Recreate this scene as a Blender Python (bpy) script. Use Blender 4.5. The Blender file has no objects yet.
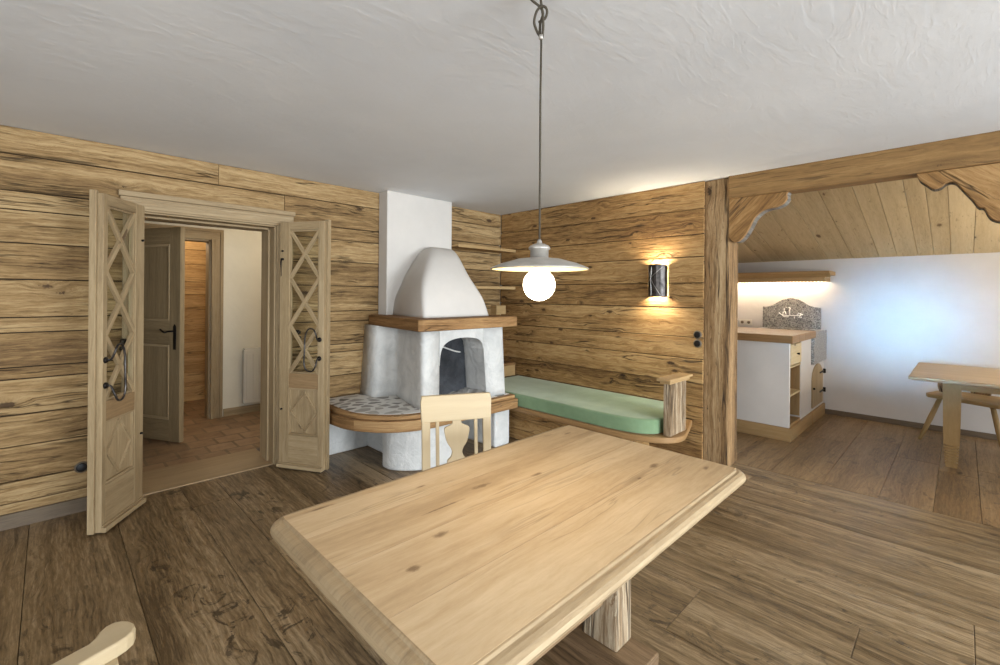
import bpy, bmesh, math, random
from mathutils import Vector, Matrix
random.seed(7)
C = bpy.context.scene.collection
PI = math.pi
def R(a): return math.radians(a)

# ------------------------------------------------------------------ mesh builder
class MB:
    """collects shapes; build() links them as ONE mesh object with grain UVs"""
    def __init__(s): s.v=[]; s.f=[]; s.g=[]; s.o=[]; s.b=[]; s.sm=[]
    def add(s, vs, fs, grain=(1,0,0), smooth=False, M=None):
        n=len(s.v); off=(random.uniform(0,40),random.uniform(0,40)); bv=random.random()
        for p in vs:
            p=Vector(p); s.v.append(M@p if M else p)
        for f in fs:
            s.f.append([n+i for i in f]); s.g.append(Vector(grain)); s.o.append(off); s.b.append(bv); s.sm.append(smooth)
        return s
    def box(s, lo, hi, grain=None, M=None):
        (x0,y0,z0),(x1,y1,z1)=lo,hi
        if x0>x1: x0,x1=x1,x0
        if y0>y1: y0,y1=y1,y0
        if z0>z1: z0,z1=z1,z0
        if grain is None:
            d=(x1-x0,y1-y0,z1-z0); k=d.index(max(d)); grain=[(1,0,0),(0,1,0),(0,0,1)][k]
        vs=[(x0,y0,z0),(x1,y0,z0),(x1,y1,z0),(x0,y1,z0),(x0,y0,z1),(x1,y0,z1),(x1,y1,z1),(x0,y1,z1)]
        fs=[(0,3,2,1),(4,5,6,7),(0,1,5,4),(1,2,6,5),(2,3,7,6),(3,0,4,7)]
        return s.add(vs,fs,grain,False,M)
    def prism(s, poly, fn, d0, d1, grain=(1,0,0), smooth=False, M=None):
        """poly 2D points; fn(a,b,d)->xyz ; extruded d0..d1"""
        n=len(poly)
        vs=[fn(a,b,d0) for a,b in poly]+[fn(a,b,d1) for a,b in poly]
        fs=[tuple(range(n))[::-1],tuple(range(n,2*n))]+[(i,(i+1)%n,n+(i+1)%n,n+i) for i in range(n)]
        return s.add(vs,fs,grain,smooth,M)
    def loft(s, rings, grain=(0,0,1), smooth=True, cap=True, closed=True, M=None):
        n=len(rings[0]); vs=[p for r in rings for p in r]; fs=[]
        m=n if closed else n-1
        for k in range(len(rings)-1):
            for i in range(m):
                j=(i+1)%n; fs.append((k*n+i,k*n+j,(k+1)*n+j,(k+1)*n+i))
        if cap: fs.append(tuple(range(n))[::-1]); fs.append(tuple((len(rings)-1)*n+i for i in range(n)))
        return s.add(vs,fs,grain,smooth,M)
    def lathe(s, prof, cx=0, cy=0, n=32, smooth=True, M=None, cap=True):
        rings=[[(cx+r*math.cos(2*PI*i/n),cy+r*math.sin(2*PI*i/n),z) for i in range(n)] for r,z in prof]
        return s.loft(rings,(0,0,1),smooth,cap,True,M)
    def tube(s, pts, r, n=8, M=None, grain=None):
        pts=[Vector(p) for p in pts]; rings=[]
        rr=r if isinstance(r,(list,tuple)) else [r]*len(pts)
        t0=(pts[1]-pts[0]).normalized(); up=Vector((0,0,1)) if abs(t0.z)<.9 else Vector((1,0,0))
        a=t0.cross(up).normalized()
        for i,p in enumerate(pts):
            t=(pts[min(i+1,len(pts)-1)]-pts[max(i-1,0)]).normalized()
            a=(a-t*a.dot(t)).normalized(); b=t.cross(a)
            rings.append([tuple(p+rr[i]*(a*math.cos(2*PI*k/n)+b*math.sin(2*PI*k/n))) for k in range(n)])
        g=grain or tuple((pts[-1]-pts[0]).normalized()) if (pts[-1]-pts[0]).length>1e-6 else (0,0,1)
        return s.loft(rings,g,True,True,True,M)
    def build(s, name, mat, parent=None, bevel=0, seg=2, subsurf=0, loc=None):
        me=bpy.data.meshes.new(name); me.from_pydata([tuple(p) for p in s.v],[],s.f); 
        bm=bmesh.new(); bm.from_mesh(me); 
        # keep face order while fixing normals
        bmesh.ops.recalc_face_normals(bm,faces=bm.faces); bm.to_mesh(me); bm.free()
        uv=me.uv_layers.new(name='UVMap'); at=me.attributes.new('bv','FLOAT','FACE')
        for p in me.polygons:
            g=s.g[p.index]; n=p.normal; o=s.o[p.index]
            if abs(n.dot(g))>.9*g.length:
                t=Vector((0,0,1)) if abs(n.z)<.7 else Vector((1,0,0))
                a=n.cross(t).normalized(); b=n.cross(a)
                for li in p.loop_indices:
                    co=me.vertices[me.loops[li].vertex_index].co
                    uv.data[li].uv=(co.dot(a)*.5+o[0],co.dot(b)+o[1])
            else:
                a=g.normalized(); b=n.cross(a).normalized()
                for li in p.loop_indices:
                    co=me.vertices[me.loops[li].vertex_index].co
                    uv.data[li].uv=(co.dot(a)+o[0],co.dot(b)+o[1])
            at.data[p.index].value=s.b[p.index]
            p.use_smooth=s.sm[p.index]
        me.materials.append(mat)
        ob=bpy.data.objects.new(name,me); C.objects.link(ob)
        if parent: ob.parent=parent
        if loc: ob.location=loc
        if bevel:
            m=ob.modifiers.new('Bevel','BEVEL'); m.width=bevel; m.segments=seg; m.limit_method='ANGLE'; m.angle_limit=R(40)
        if subsurf:
            m=ob.modifiers.new('Sub','SUBSURF'); m.levels=subsurf; m.render_levels=subsurf
        return ob
def tag(o, label=None, cat=None, group=None, kind=None):
    if label: o['label']=label
    if cat: o['category']=cat
    if group: o['group']=group
    if kind: o['kind']=kind
    return o
def thing(name, label, cat, loc=(0,0,0), rz=0, group=None, kind=None):
    o=bpy.data.objects.new(name,None); C.objects.link(o); o.location=loc; o.rotation_euler=(0,0,rz); o.empty_display_size=.1
    return tag(o,label,cat,group,kind)
def XY(a,b,d): return (a,b,d)
def YZ(a,b,d): return (d,a,b)
def XZ(a,b,d): return (a,d,b)
def roundrect(x0,y0,x1,y1,r,n=6):
    pts=[]
    for cx,cy,a0 in ((x1-r,y1-r,0),(x0+r,y1-r,90),(x0+r,y0+r,180),(x1-r,y0+r,270)):
        for k in range(n+1):
            a=R(a0+90*k/n); pts.append((cx+r*math.cos(a),cy+r*math.sin(a)))
    return pts
def bez(pts, n=8):
    """Catmull-Rom through points"""
    P=[Vector(p) for p in pts]; out=[]
    for i in range(len(P)-1):
        p0=P[max(i-1,0)];p1=P[i];p2=P[i+1];p3=P[min(i+2,len(P)-1)]
        for k in range(n):
            t=k/n
            out.append(.5*((2*p1)+(-p0+p2)*t+(2*p0-5*p1+4*p2-p3)*t*t+(-p0+3*p1-3*p2+p3)*t**3))
    out.append(P[-1]); return [tuple(p) for p in out]

# ------------------------------------------------------------------ materials
def lin(c):
    return tuple(((x/255)/12.92 if x/255<=.04045 else ((x/255+.055)/1.055)**2.4) for x in c)+(1,)
class NT:
    def __init__(s,name):
        s.m=bpy.data.materials.new(name); s.m.use_nodes=True; s.t=s.m.node_tree; s.t.nodes.clear()
        s.out=s.n('ShaderNodeOutputMaterial'); s.p=s.n('ShaderNodeBsdfPrincipled'); s.l(s.p.outputs[0],s.out.inputs[0])
    def n(s,t,**k):
        x=s.t.nodes.new(t)
        for a,b in k.items(): setattr(x,a,b)
        return x
    def l(s,a,b): s.t.links.new(a,b)
    def val(s,inp,v):
        if hasattr(v,'links') or isinstance(v,bpy.types.NodeSocket): s.l(v,inp)
        else: inp.default_value=v
    def math(s,op,a,b=None,c=None,clamp=False):
        x=s.n('ShaderNodeMath',operation=op,use_clamp=clamp); s.val(x.inputs[0],a)
        if b is not None: s.val(x.inputs[1],b)
        if c is not None: s.val(x.inputs[2],c)
        return x.outputs[0]
    def mix(s,f,a,b,mode='MIX'):
        x=s.n('ShaderNodeMix',data_type='RGBA',blend_type=mode); s.val(x.inputs[0],f); s.val(x.inputs[6],a); s.val(x.inputs[7],b); return x.outputs[2]
    def scale(s,vec,sc,loc=(0,0,0),rot=(0,0,0)):
        x=s.n('ShaderNodeMapping'); s.l(vec,x.inputs[0]); x.inputs['Scale'].default_value=sc; x.inputs['Location'].default_value=loc; x.inputs['Rotation'].default_value=rot; return x.outputs[0]
    def noise(s,vec,scale=1,detail=4,rough=.55,dist=0):
        x=s.n('ShaderNodeTexNoise'); s.l(vec,x.inputs['Vector']); x.inputs['Scale'].default_value=scale; x.inputs['Detail'].default_value=detail; x.inputs['Roughness'].default_value=rough; x.inputs['Distortion'].default_value=dist; return x.outputs[0]
    def ramp(s,f,stops,interp='LINEAR'):
        x=s.n('ShaderNodeValToRGB'); s.l(f,x.inputs[0]); r=x.color_ramp; r.interpolation=interp
        while len(r.elements)<len(stops): r.elements.new(.5)
        for e,(p,c) in zip(r.elements,stops):
            e.position=p; e.color=c if len(c)==4 else tuple(c)+(1,)
        return x.outputs[0]
    def bump(s,h,st,d=.01):
        x=s.n('ShaderNodeBump'); x.inputs['Strength'].default_value=st; x.inputs['Distance'].default_value=d; s.l(h,x.inputs['Height']); s.l(x.outputs[0],s.p.inputs['Normal'])
    def set(s,**k):
        for a,b in k.items(): s.val(s.p.inputs[a.replace('_',' ')],b)
        return s.m
W=(1,1,1,1); K=(0,0,0,1)
def wood(name, dark, mid, light, knot=(60,38,20), grain=30, stretch=.8, var=.35, cracks=.6, knots=.5, knotscale=6, rough=.65, bump=.25, contrast=1.0, fine=.75, blotch=0, crackwidth=.02, spec=.3, flecks=0, spots=None):
    t=NT(name); uv=t.n('ShaderNodeUVMap',uv_map='UVMap').outputs[0]
    at=t.n('ShaderNodeAttribute',attribute_type='GEOMETRY',attribute_name='bv').outputs['Fac']
    # knots : distance field that also bends the grain
    kv=t.scale(uv,(knotscale*.42,knotscale,1))
    vo=t.n('ShaderNodeTexVoronoi',feature='F1'); t.l(kv,vo.inputs['Vector']); vo.inputs['Scale'].default_value=1; vo.inputs['Randomness'].default_value=1
    sepc=t.n('ShaderNodeSeparateColor'); t.l(vo.outputs['Color'],sepc.inputs[0])
    has=t.math('GREATER_THAN',sepc.outputs[0],1-knots)
    wob=t.noise(uv,70,3,.6); d=t.math('ADD',vo.outputs['Distance'],t.math('MULTIPLY',t.math('SUBTRACT',wob,.5),.16))
    size=t.math('MULTIPLY_ADD',sepc.outputs[1],.11,.05)
    kd=t.math('DIVIDE',d,size)
    kmask=t.math('MULTIPLY',t.math('MULTIPLY',t.math('SUBTRACT',1.25,kd,clamp=True),2.2),has)
    halo=t.math('MULTIPLY',t.math('SUBTRACT',1,t.math('DIVIDE',d,.42),clamp=True),has)
    sx=t.n('ShaderNodeSeparateXYZ'); t.l(uv,sx.inputs[0])
    wav=t.math('MULTIPLY',t.math('SUBTRACT',t.noise(t.scale(uv,(2.2,3.5,1)),1,3,.5),.5),.05)
    vbend=t.math('ADD',t.math('ADD',sx.outputs[1],wav),t.math('MULTIPLY',halo,.04))
    cb=t.n('ShaderNodeCombineXYZ'); t.l(sx.outputs[0],cb.inputs[0]); t.l(vbend,cb.inputs[1])
    g=cb.outputs[0]
    n1=t.noise(t.scale(g,(stretch*.7,grain*.8,1)),1,6,.68,.5)
    n2=t.noise(t.scale(g,(stretch*9,grain*2.4,1)),1,5,.75,.3)
    n3=t.noise(t.scale(g,(stretch*.45,grain*.14,1)),1,4,.6,.8)
    f=t.math('ADD',t.math('MULTIPLY',n1,.55),t.math('ADD',t.math('MULTIPLY',n2,fine*.8),t.math('MULTIPLY',n3,.75)))
    f=t.math('MULTIPLY_ADD',t.math('SUBTRACT',f,.65+fine*.4),2.0*contrast,.5)
    f=t.math('ADD',f,t.math('MULTIPLY',t.math('SUBTRACT',at,.5),var),clamp=True)
    col=t.ramp(f,[(0.05,lin(dark)),(.5,lin(mid)),(.95,lin(light))])
    if blotch:
        nb=t.noise(t.scale(g,(5,8,1),(3,7,0)),1,6,.68,1.8)
        bm_=t.math('MULTIPLY',t.ramp(nb,[(.545,K),(.63,W)]),t.ramp(t.noise(t.scale(g,(1.1,2.2,1),(6,1,0)),1,2,.5),[(.44,K),(.60,W)])); col=t.mix(t.math('MULTIPLY',bm_,blotch),col,lin(knot))
    if flecks:
        nf=t.noise(t.scale(g,(11,48,1),(1,4,0)),1,4,.65,.4)
        fm=t.math('MULTIPLY',t.ramp(nf,[(.60,K),(.66,W)]),t.ramp(t.noise(t.scale(g,(1.6,6,1),(8,2,0)),1,3,.6),[(.42,K),(.62,W)]))
        col=t.mix(t.math('MULTIPLY',fm,flecks),col,lin(knot))
    col=t.mix(t.math('MULTIPLY',t.math('MULTIPLY',halo,halo),.5),col,lin(dark))
    col=t.mix(t.math('MULTIPLY',t.math('MINIMUM',kmask,1),.85),col,lin(knot))
    h=t.math('ADD',t.math('MULTIPLY',n2,.5),t.math('MULTIPLY',n1,.6))
    if cracks:
        c1=t.noise(t.scale(g,(.85,17,1),(11,5,0)),1,3,.55,.5)
        line=t.math('SUBTRACT',1,t.math('DIVIDE',t.math('ABSOLUTE',t.math('SUBTRACT',c1,.5)),crackwidth),clamp=True)
        ms=t.ramp(t.noise(t.scale(g,(1.3,6,1),(2,9,0)),1,3,.6),[(.47,K),(.58,W)])
        ck=t.math('MULTIPLY',line,ms); col=t.mix(t.math('MULTIPLY',ck,cracks),col,lin((40,27,16)))
        h=t.math('SUBTRACT',h,t.math('MULTIPLY',ck,1.5))
    if spots:
        ob=t.n('ShaderNodeTexCoord').outputs['Object']; nz=t.noise(t.scale(ob,(30,60,1)),1,4,.7)
        for (sx_,sy_,ra,rb) in spots:
            v=t.scale(ob,(1/ra,1/rb,0),(-sx_/ra,-sy_/rb,0)); ln=t.n('ShaderNodeVectorMath',operation='LENGTH'); t.l(v,ln.inputs[0])
            q=t.math('ADD',ln.outputs['Value'],t.math('MULTIPLY',t.math('SUBTRACT',nz,.5),1.9))
            col=t.mix(t.math('MULTIPLY',t.ramp(q,[(.35,W),(1.0,K)]),.8),col,lin(knot))
            q2=t.ramp(ln.outputs['Value'],[(.6,W),(2.6,K)]); col=t.mix(t.math('MULTIPLY',q2,.35),col,lin(dark))
    t.bump(h,bump,.008)
    t.set(Base_Color=col,Roughness=rough); t.p.inputs['Specular IOR Level'].default_value=spec
    return t.m
def plain(name,c,rough=.5,metal=0,noise=0,nscale=20,bump=0,spec=.4,bscale=None):
    t=NT(name); tc=t.n('ShaderNodeTexCoord').outputs['Object']
    col=lin(c)
    if noise:
        n=t.noise(tc,nscale,5,.6); a=lin(tuple(max(0,x*(1-noise)) for x in c)); b=lin(tuple(min(255,x*(1+noise)) for x in c))
        col=t.ramp(n,[(.3,a),(.7,b)])
    if bump: t.bump(t.noise(tc,bscale or nscale,5,.6),bump,.01)
    t.set(Base_Color=col,Roughness=rough,Metallic=metal); t.p.inputs['Specular IOR Level'].default_value=spec
    return t.m
def emit(name,c,s):
    t=NT(name); e=t.n('ShaderNodeEmission'); e.inputs[0].default_value=lin(c); e.inputs[1].default_value=s; t.l(e.outputs[0],t.out.inputs[0]); return t.m

M_wallA=wood('old_wall_boards',(94,70,43),(142,113,74),(178,150,108),knot=(60,41,25),var=.28,cracks=.8,knots=.45,knotscale=8,rough=.8,bump=.8,contrast=1.05,flecks=.5,crackwidth=.02,fine=1.0)
M_wallB=wood('old_wall_boards_pale',(100,70,38),(156,120,74),(190,155,105),knot=(66,44,25),var=.2,cracks=.95,knots=.8,knotscale=11,rough=.8,bump=.8,contrast=1.05,flecks=.5,crackwidth=.02,fine=1.0)
M_floor=wood('dark_oak_floorboards',(80,62,40),(122,100,71),(158,135,104),knot=(40,28,18),grain=30,var=.2,cracks=.5,knots=.3,knotscale=5,rough=.38,bump=.2,contrast=1.15,fine=1.1,blotch=.8,flecks=.5,spec=.4)
M_floor2=wood('alcove_oak_floorboards',(98,76,49),(132,106,73),(156,130,96),knot=(52,38,26),grain=30,var=.18,cracks=.35,knots=.25,knotscale=5,rough=.45,bump=.15,contrast=1.0,fine=1.0,blotch=.5,spec=.4)
T_SPOTS=[(-.12,.148,.045,.013),(-.398,-.003,.026,.013),(-.534,-.079,.020,.013),(.086,.085,.026,.010),(.464,-.158,.03,.013),(-.56,.355,.045,.007),(-.30,.115,.08,.005),(.55,.30,.03,.008),(.315,-.179,.015,.006),(.58,-.30,.025,.01),(-.263,.28,.02,.005)]
M_table=wood('pale_pine_tabletop',(150,124,91),(183,157,122),(204,181,148),knot=(86,60,38),grain=20,stretch=1.0,var=.12,cracks=.3,knots=.0,rough=.5,bump=.06,contrast=.9,fine=.5,spec=.3,spots=T_SPOTS)
M_tedge=wood('pale_pine_table_edge',(122,102,77),(158,136,105),(182,162,130),knot=(110,84,56),grain=20,stretch=1.0,var=.1,cracks=.1,knots=.1,rough=.5,bump=.15,contrast=.7,fine=.8,spec=.3)
M_door=wood('limed_larch_joinery',(112,92,66),(156,134,101),(184,163,130),knot=(84,62,40),grain=30,var=.12,cracks=.12,knots=.22,knotscale=6,rough=.6,bump=.15,contrast=.7)
M_rail=wood('brown_door_rail',(116,92,62),(148,120,86),(174,148,112),knot=(84,58,34),grain=30,var=.1,cracks=.1,knots=.3,rough=.6,bump=.12,contrast=.7)
M_door_in=wood('greyed_larch_door',(104,87,63),(134,114,84),(158,138,106),knot=(70,54,36),grain=30,var=.1,cracks=.12,knots=.3,knotscale=6,rough=.6,bump=.15,contrast=.7)
M_chair=wood('pale_birch_chair',(158,138,108),(179,160,128),(192,174,143),knot=(150,122,88),grain=26,var=.08,cracks=0,knots=.04,rough=.5,bump=.05,contrast=.45,fine=.3)
M_post=wood('hewn_oak_post',(84,61,39),(136,106,71),(178,151,114),knot=(42,29,18),grain=34,var=.1,cracks=.95,knots=.3,rough=.85,bump=.9,contrast=1.1,flecks=.8,crackwidth=.03)
M_beam=wood('planed_spruce_beam',(106,79,46),(142,109,67),(168,135,91),knot=(66,44,24),grain=24,stretch=.8,var=.1,cracks=.6,knots=.35,knotscale=5,rough=.7,bump=.25,contrast=.8,flecks=.2)
M_slope=wood('pale_ceiling_planks',(160,140,105),(194,174,137),(212,194,158),knot=(88,64,38),grain=28,var=.22,cracks=.15,knots=.4,knotscale=7,rough=.7,bump=.1,contrast=.6,flecks=.55)
M_hearth=wood('hearth_rim_timber',(98,70,42),(146,110,70),(182,148,104),knot=(56,38,23),grain=40,var=.1,cracks=.8,knots=.2,rough=.7,bump=.5,contrast=1.0,flecks=.4)
M_brk=wood('carved_bracket_timber',(84,60,34),(138,102,60),(172,136,90),knot=(52,34,20),grain=26,var=.1,cracks=.8,knots=.25,rough=.8,bump=.6,contrast=1.0,flecks=.5)
M_cut=wood('greyed_sawn_edge',(66,60,54),(98,92,85),(128,122,114),knot=(70,62,54),grain=26,var=.1,cracks=.7,knots=.1,rough=.85,bump=.6,contrast=1.0)
M_mantel=wood('brown_mantel_beam',(86,60,35),(130,95,58),(168,132,88),knot=(56,38,23),grain=40,var=.1,cracks=.8,knots=.2,rough=.7,bump=.5,contrast=1.2,flecks=.4)
M_legw=wood('weathered_grained_timber',(70,54,38),(140,116,88),(200,184,158),knot=(48,36,25),grain=50,var=.1,cracks=.9,knots=.15,rough=.85,bump=.9,contrast=1.3,crackwidth=.04)
M_foot=wood('dark_trestle_foot',(86,66,46),(124,99,72),(152,126,96),knot=(46,34,23),grain=36,var=.1,cracks=.6,knots=.2,rough=.6,bump=.3)
M_kit=wood('honey_kitchen_wood',(134,106,68),(166,136,94),(186,158,114),knot=(108,80,48),grain=28,var=.15,cracks=.1,knots=.1,rough=.55,bump=.1,contrast=.6)
M_kit2=wood('brown_worktop_edge',(112,82,50),(146,112,72),(172,138,96),knot=(88,62,36),grain=28,var=.15,cracks=.1,knots=.1,rough=.45,bump=.1,contrast=.6)
M_base=wood('grey_brown_skirting',(82,70,56),(108,93,76),(128,112,93),var=.1,cracks=.2,knots=.1,rough=.6,bump=.1,contrast=.7)
M_warm=wood('warm_spruce_boards',(140,104,60),(184,146,96),(206,170,118),knot=(86,58,32),var=.35,cracks=.7,knots=.45,knotscale=7,rough=.7,bump=.35,contrast=1.0,flecks=.4)
M_thresh=wood('threshold_oak',(130,108,80),(160,136,104),(178,156,124),grain=28,var=.1,cracks=.1,knots=.1,rough=.5,bump=.08,contrast=.5)

def plaster(name,c,bs=6,bst=.25,var=.05,blotch=None,aniso=(1,1,1),rough=.9):
    t=NT(name); tc=t.n('ShaderNodeTexCoord').outputs['Object']; v=t.scale(tc,aniso)
    n=t.noise(v,3,5,.6); a=tuple(x*(1-var) for x in c); b=tuple(min(255,x*(1+var)) for x in c)
    col=t.ramp(n,[(.3,lin(a)),(.7,lin(b))])
    if blotch:
        nb=t.noise(v,4.5,6,.7,.8); col=t.mix(t.ramp(nb,[(.45,K),(.75,(.8,.8,.8,1))]),col,lin(blotch))
    h=t.math('ADD',t.noise(v,bs,4,.5,1.5),t.math('MULTIPLY',t.noise(v,bs*7,3,.5),.18))
    t.bump(h,bst,.03); t.set(Base_Color=col,Roughness=rough); t.p.inputs['Specular IOR Level'].default_value=.2
    return t.m
def ceiling_mat():
    t=NT('trowelled_ceiling_plaster'); tc=t.n('ShaderNodeTexCoord').outputs['Object']
    v=t.scale(tc,(1.1,2.6,1),rot=(0,0,R(-30)))
    n1=t.noise(v,2.6,5,.55,1.8); n2=t.noise(t.scale(tc,(3,9,1),rot=(0,0,R(-20))),2.5,3,.5,1.5)
    r=t.ramp(n1,[(.42,K),(.56,W)]); r2=t.ramp(n2,[(.55,K),(.72,W)])
    h=t.math('ADD',t.math('MULTIPLY',r,.6),t.math('MULTIPLY',r2,.5))
    t.bump(h,.12,.006)
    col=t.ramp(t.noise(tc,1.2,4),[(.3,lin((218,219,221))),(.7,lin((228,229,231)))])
    t.set(Base_Color=col,Roughness=.85); t.p.inputs['Specular IOR Level'].default_value=.25
    return t.m
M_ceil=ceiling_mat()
M_white=plaster('white_wall_plaster',(203,198,194),5,.12,.02)
M_panel=plaster('white_cabinet_panel',(218,213,208),5,.06,.02)
M_hallwall=plaster('cream_hall_plaster',(222,214,196),5,.08,.02)
M_chim=plaster('smooth_chimney_plaster',(200,194,187),5,.1,.02)
M_fire=plaster('rough_fireplace_plaster',(202,200,196),7,.5,.05,blotch=(172,172,170))
M_soot=plaster('sooty_firebox_plaster',(56,57,60),7,.5,.3,blotch=(30,31,33))
M_ash=plaster('ash_bed',(168,164,160),14,.7,.15,blotch=(120,118,116))
M_firewall=plaster('grey_firebox_side',(186,184,180),7,.4,.05,blotch=(166,164,162))
M_metal_dark=plain('black_iron',(34,29,26),.5,.7,.2,30)
M_iron=plain('hammered_iron',(70,66,64),.35,.85,.35,25,.4)
M_lampgrey=plain('brushed_grey_metal',(176,169,160),.42,.6,.06,30)
M_lampin=plain('cream_lamp_underside',(226,206,160),.5,0)
M_cord=plain('grey_brown_lamp_cord',(66,58,46),.8)
M_porc=plain('porcelain_lamp_socket',(225,220,210),.4)
M_bulb=emit('lit_globe_bulb',(255,240,208),16)
M_black=plain('black_socket_plastic',(22,20,19),.35)
M_greyring=plain('grey_socket_ring',(112,98,80),.5)
M_silver=plain('silver_inlay',(196,192,186),.3,.9)
M_rad=plain('radiator_enamel',(206,200,188),.35)
M_gap=plain('shadow_batten',(30,21,13),.9)
def cushion_mat():
    t=NT('green_velvet'); tc=t.n('ShaderNodeTexCoord').outputs['Object']
    n=t.noise(tc,5,4,.6); col=t.ramp(n,[(.3,lin((116,140,106))),(.7,lin((132,156,122)))])
    t.set(Base_Color=col,Roughness=.9); t.p.inputs['Specular IOR Level'].default_value=.1
    t.p.inputs['Sheen Weight'].default_value=.6; t.p.inputs['Sheen Roughness'].default_value=.35; t.p.inputs['Sheen Tint'].default_value=lin((232,226,212))
    t.bump(t.noise(tc,90,3),.12,.004); return t.m
M_cush=cushion_mat()
def tile_mat():
    t=NT('terracotta_floor_tiles'); tc=t.n('ShaderNodeTexCoord').outputs['Object']
    b=t.n('ShaderNodeTexBrick'); t.l(tc,b.inputs['Vector']); b.offset=.5; b.squash=1
    for k,v in {'Scale':1,'Mortar Size':.012,'Mortar Smooth':.2,'Bias':0,'Brick Width':.22,'Row Height':.22}.items(): b.inputs[k].default_value=v
    b.inputs['Color1'].default_value=lin((116,90,66)); b.inputs['Color2'].default_value=lin((152,122,94)); b.inputs['Mortar'].default_value=lin((92,78,60))
    n=t.noise(tc,7,5,.65); col=t.mix(.45,b.outputs['Color'],t.ramp(n,[(.3,lin((112,84,60))),(.7,lin((172,142,108)))]))
    t.bump(t.math('SUBTRACT',t.math('MULTIPLY',n,.3),b.outputs['Fac']),.3,.006); t.set(Base_Color=col,Roughness=.6); return t.m
M_tile=tile_mat()
def stone_mat():
    t=NT('polygonal_stone_slab'); tc=t.n('ShaderNodeTexCoord').outputs['Object']; v=t.scale(tc,(8,11,1))
    vo=t.n('ShaderNodeTexVoronoi',feature='DISTANCE_TO_EDGE'); t.l(v,vo.inputs['Vector']); vo.inputs['Scale'].default_value=1.0
    vc=t.n('ShaderNodeTexVoronoi',feature='F1'); t.l(v,vc.inputs['Vector']); vc.inputs['Scale'].default_value=1.0
    w=t.noise(tc,16,4,.6); d=t.math('ADD',vo.outputs['Distance'],t.math('MULTIPLY',t.math('SUBTRACT',w,.5),.16))
    m=t.ramp(d,[(.12,K),(.17,W)]); sc=t.n('ShaderNodeSeparateColor'); t.l(vc.outputs['Color'],sc.inputs[0])
    st=t.ramp(t.math('ADD',t.math('MULTIPLY',sc.outputs[0],.7),t.math('MULTIPLY',w,.3)),[(.15,lin((116,114,108))),(.5,lin((150,146,140))),(.9,lin((186,182,176)))])
    m2=t.math('MULTIPLY',m,t.math('GREATER_THAN',sc.outputs[1],.22))
    col=t.mix(m2,lin((222,220,216)),st); t.bump(m2,.3,.004); t.set(Base_Color=col,Roughness=.55); return t.m
M_stone=stone_mat()
def granite_mat(name,lo=(70,68,66),hi=(190,186,180)):
    t=NT(name); tc=t.n('ShaderNodeTexCoord').outputs['Object']
    n=t.noise(tc,75,2,.6); m=t.noise(tc,28,3,.6); f=t.math('ADD',t.math('MULTIPLY',n,.65),t.math('MULTIPLY',m,.35))
    t.set(Base_Color=t.ramp(f,[(.38,lin(lo)),(.5,lin((134,130,125))),(.64,lin(hi))]),Roughness=.35); return t.m
M_gran=granite_mat('speckled_grey_granite',(56,55,54),(168,165,160)); M_gran2=granite_mat('pale_grey_granite',(120,120,120),(196,196,194))
def glass_mat():
    t=NT('thin_door_glass'); g=t.n('ShaderNodeBsdfGlossy'); g.inputs['Roughness'].default_value=.03; g.inputs[0].default_value=(.9,.9,.9,1)
    tr=t.n('ShaderNodeBsdfTransparent'); tr.inputs[0].default_value=(.95,.97,.95,1); fr=t.n('ShaderNodeLayerWeight'); fr.inputs[0].default_value=.5
    mx=t.n('ShaderNodeMixShader'); t.l(t.math('MULTIPLY_ADD',t.math('POWER',fr.outputs['Facing'],5),.25,.025),mx.inputs[0]); t.l(tr.outputs[0],mx.inputs[1]); t.l(g.outputs[0],mx.inputs[2]); t.l(mx.outputs[0],t.out.inputs[0]); return t.m
M_glass=glass_mat()

# ------------------------------------------------------------------ the setting
H=2.35
def st(o,label,cat): return tag(o,label,cat,None,'structure')
XW,YR=-6.6,-8.6           # far-left wall and rear wall (behind the camera)
# --- floor boards of the room: run along Y
seams=[XW]; 
x=-3.94
left=[]
while x>XW+.2: left.append(x); x-=.37
seams+=sorted(left); 
seams+=[-3.565,-3.197,-2.98,-2.61,-2.39,-2.03,-1.66,-1.43,-1.06,-.83,-.46,-.23,.02,.23]
fl=MB()
for i in range(len(seams)-1):
    a,b=seams[i]+.0012,seams[i+1]-.0012
    ycuts=[YR]; y=YR+random.uniform(1.2,3.2)
    while y<-.4: ycuts.append(y); y+=random.uniform(2.0,3.4)
    ycuts.append(0.0)
    for j in range(len(ycuts)-1): fl.box((a,ycuts[j]+.001,-.03),(b,ycuts[j+1]-.001,0),(0,1,0))
fl.box((XW,YR,-.06),(.23,0,-.031))
st(fl.build('floor',M_floor,bevel=.0015,seg=1),'dark brown oak plank floor of the dining room','floor')
fa=MB(); ys=[-6.3,-5.9,-5.55,-5.2,-4.9,-4.52,-4.3,-4.0,-3.78,-3.504,-3.17,-2.84,-2.52,-2.2,-1.8,-1.5,-1.1]
for i in range(len(ys)-1):
    xc=[.232,.232+random.uniform(.9,1.9),2.9]
    for j in range(2): fa.box((xc[j]+.001,ys[i]+.0012,-.03),(xc[j+1]-.001,ys[i+1]-.0012,0),(1,0,0))
fa.box((.232,-6.3,-.06),(2.9,-1.1,-.031))
st(fa.build('floor_alcove',M_floor2,bevel=.0015,seg=1),'brown oak plank floor of the kitchen alcove','floor')
th=MB(); th.box((-3.43,0.002,-.04),(-2.55,.50,.006),(1,0,0))
st(th.build('trim_1',M_thresh,bevel=.004),'pale oak threshold board between hall tiles and room','threshold')
hf=MB(); hf.box((-4.6,.50,-.05),(-.9,4.2,0))
st(hf.build('floor_hall',M_tile),'terracotta tiled floor of the hall','floor')
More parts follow.
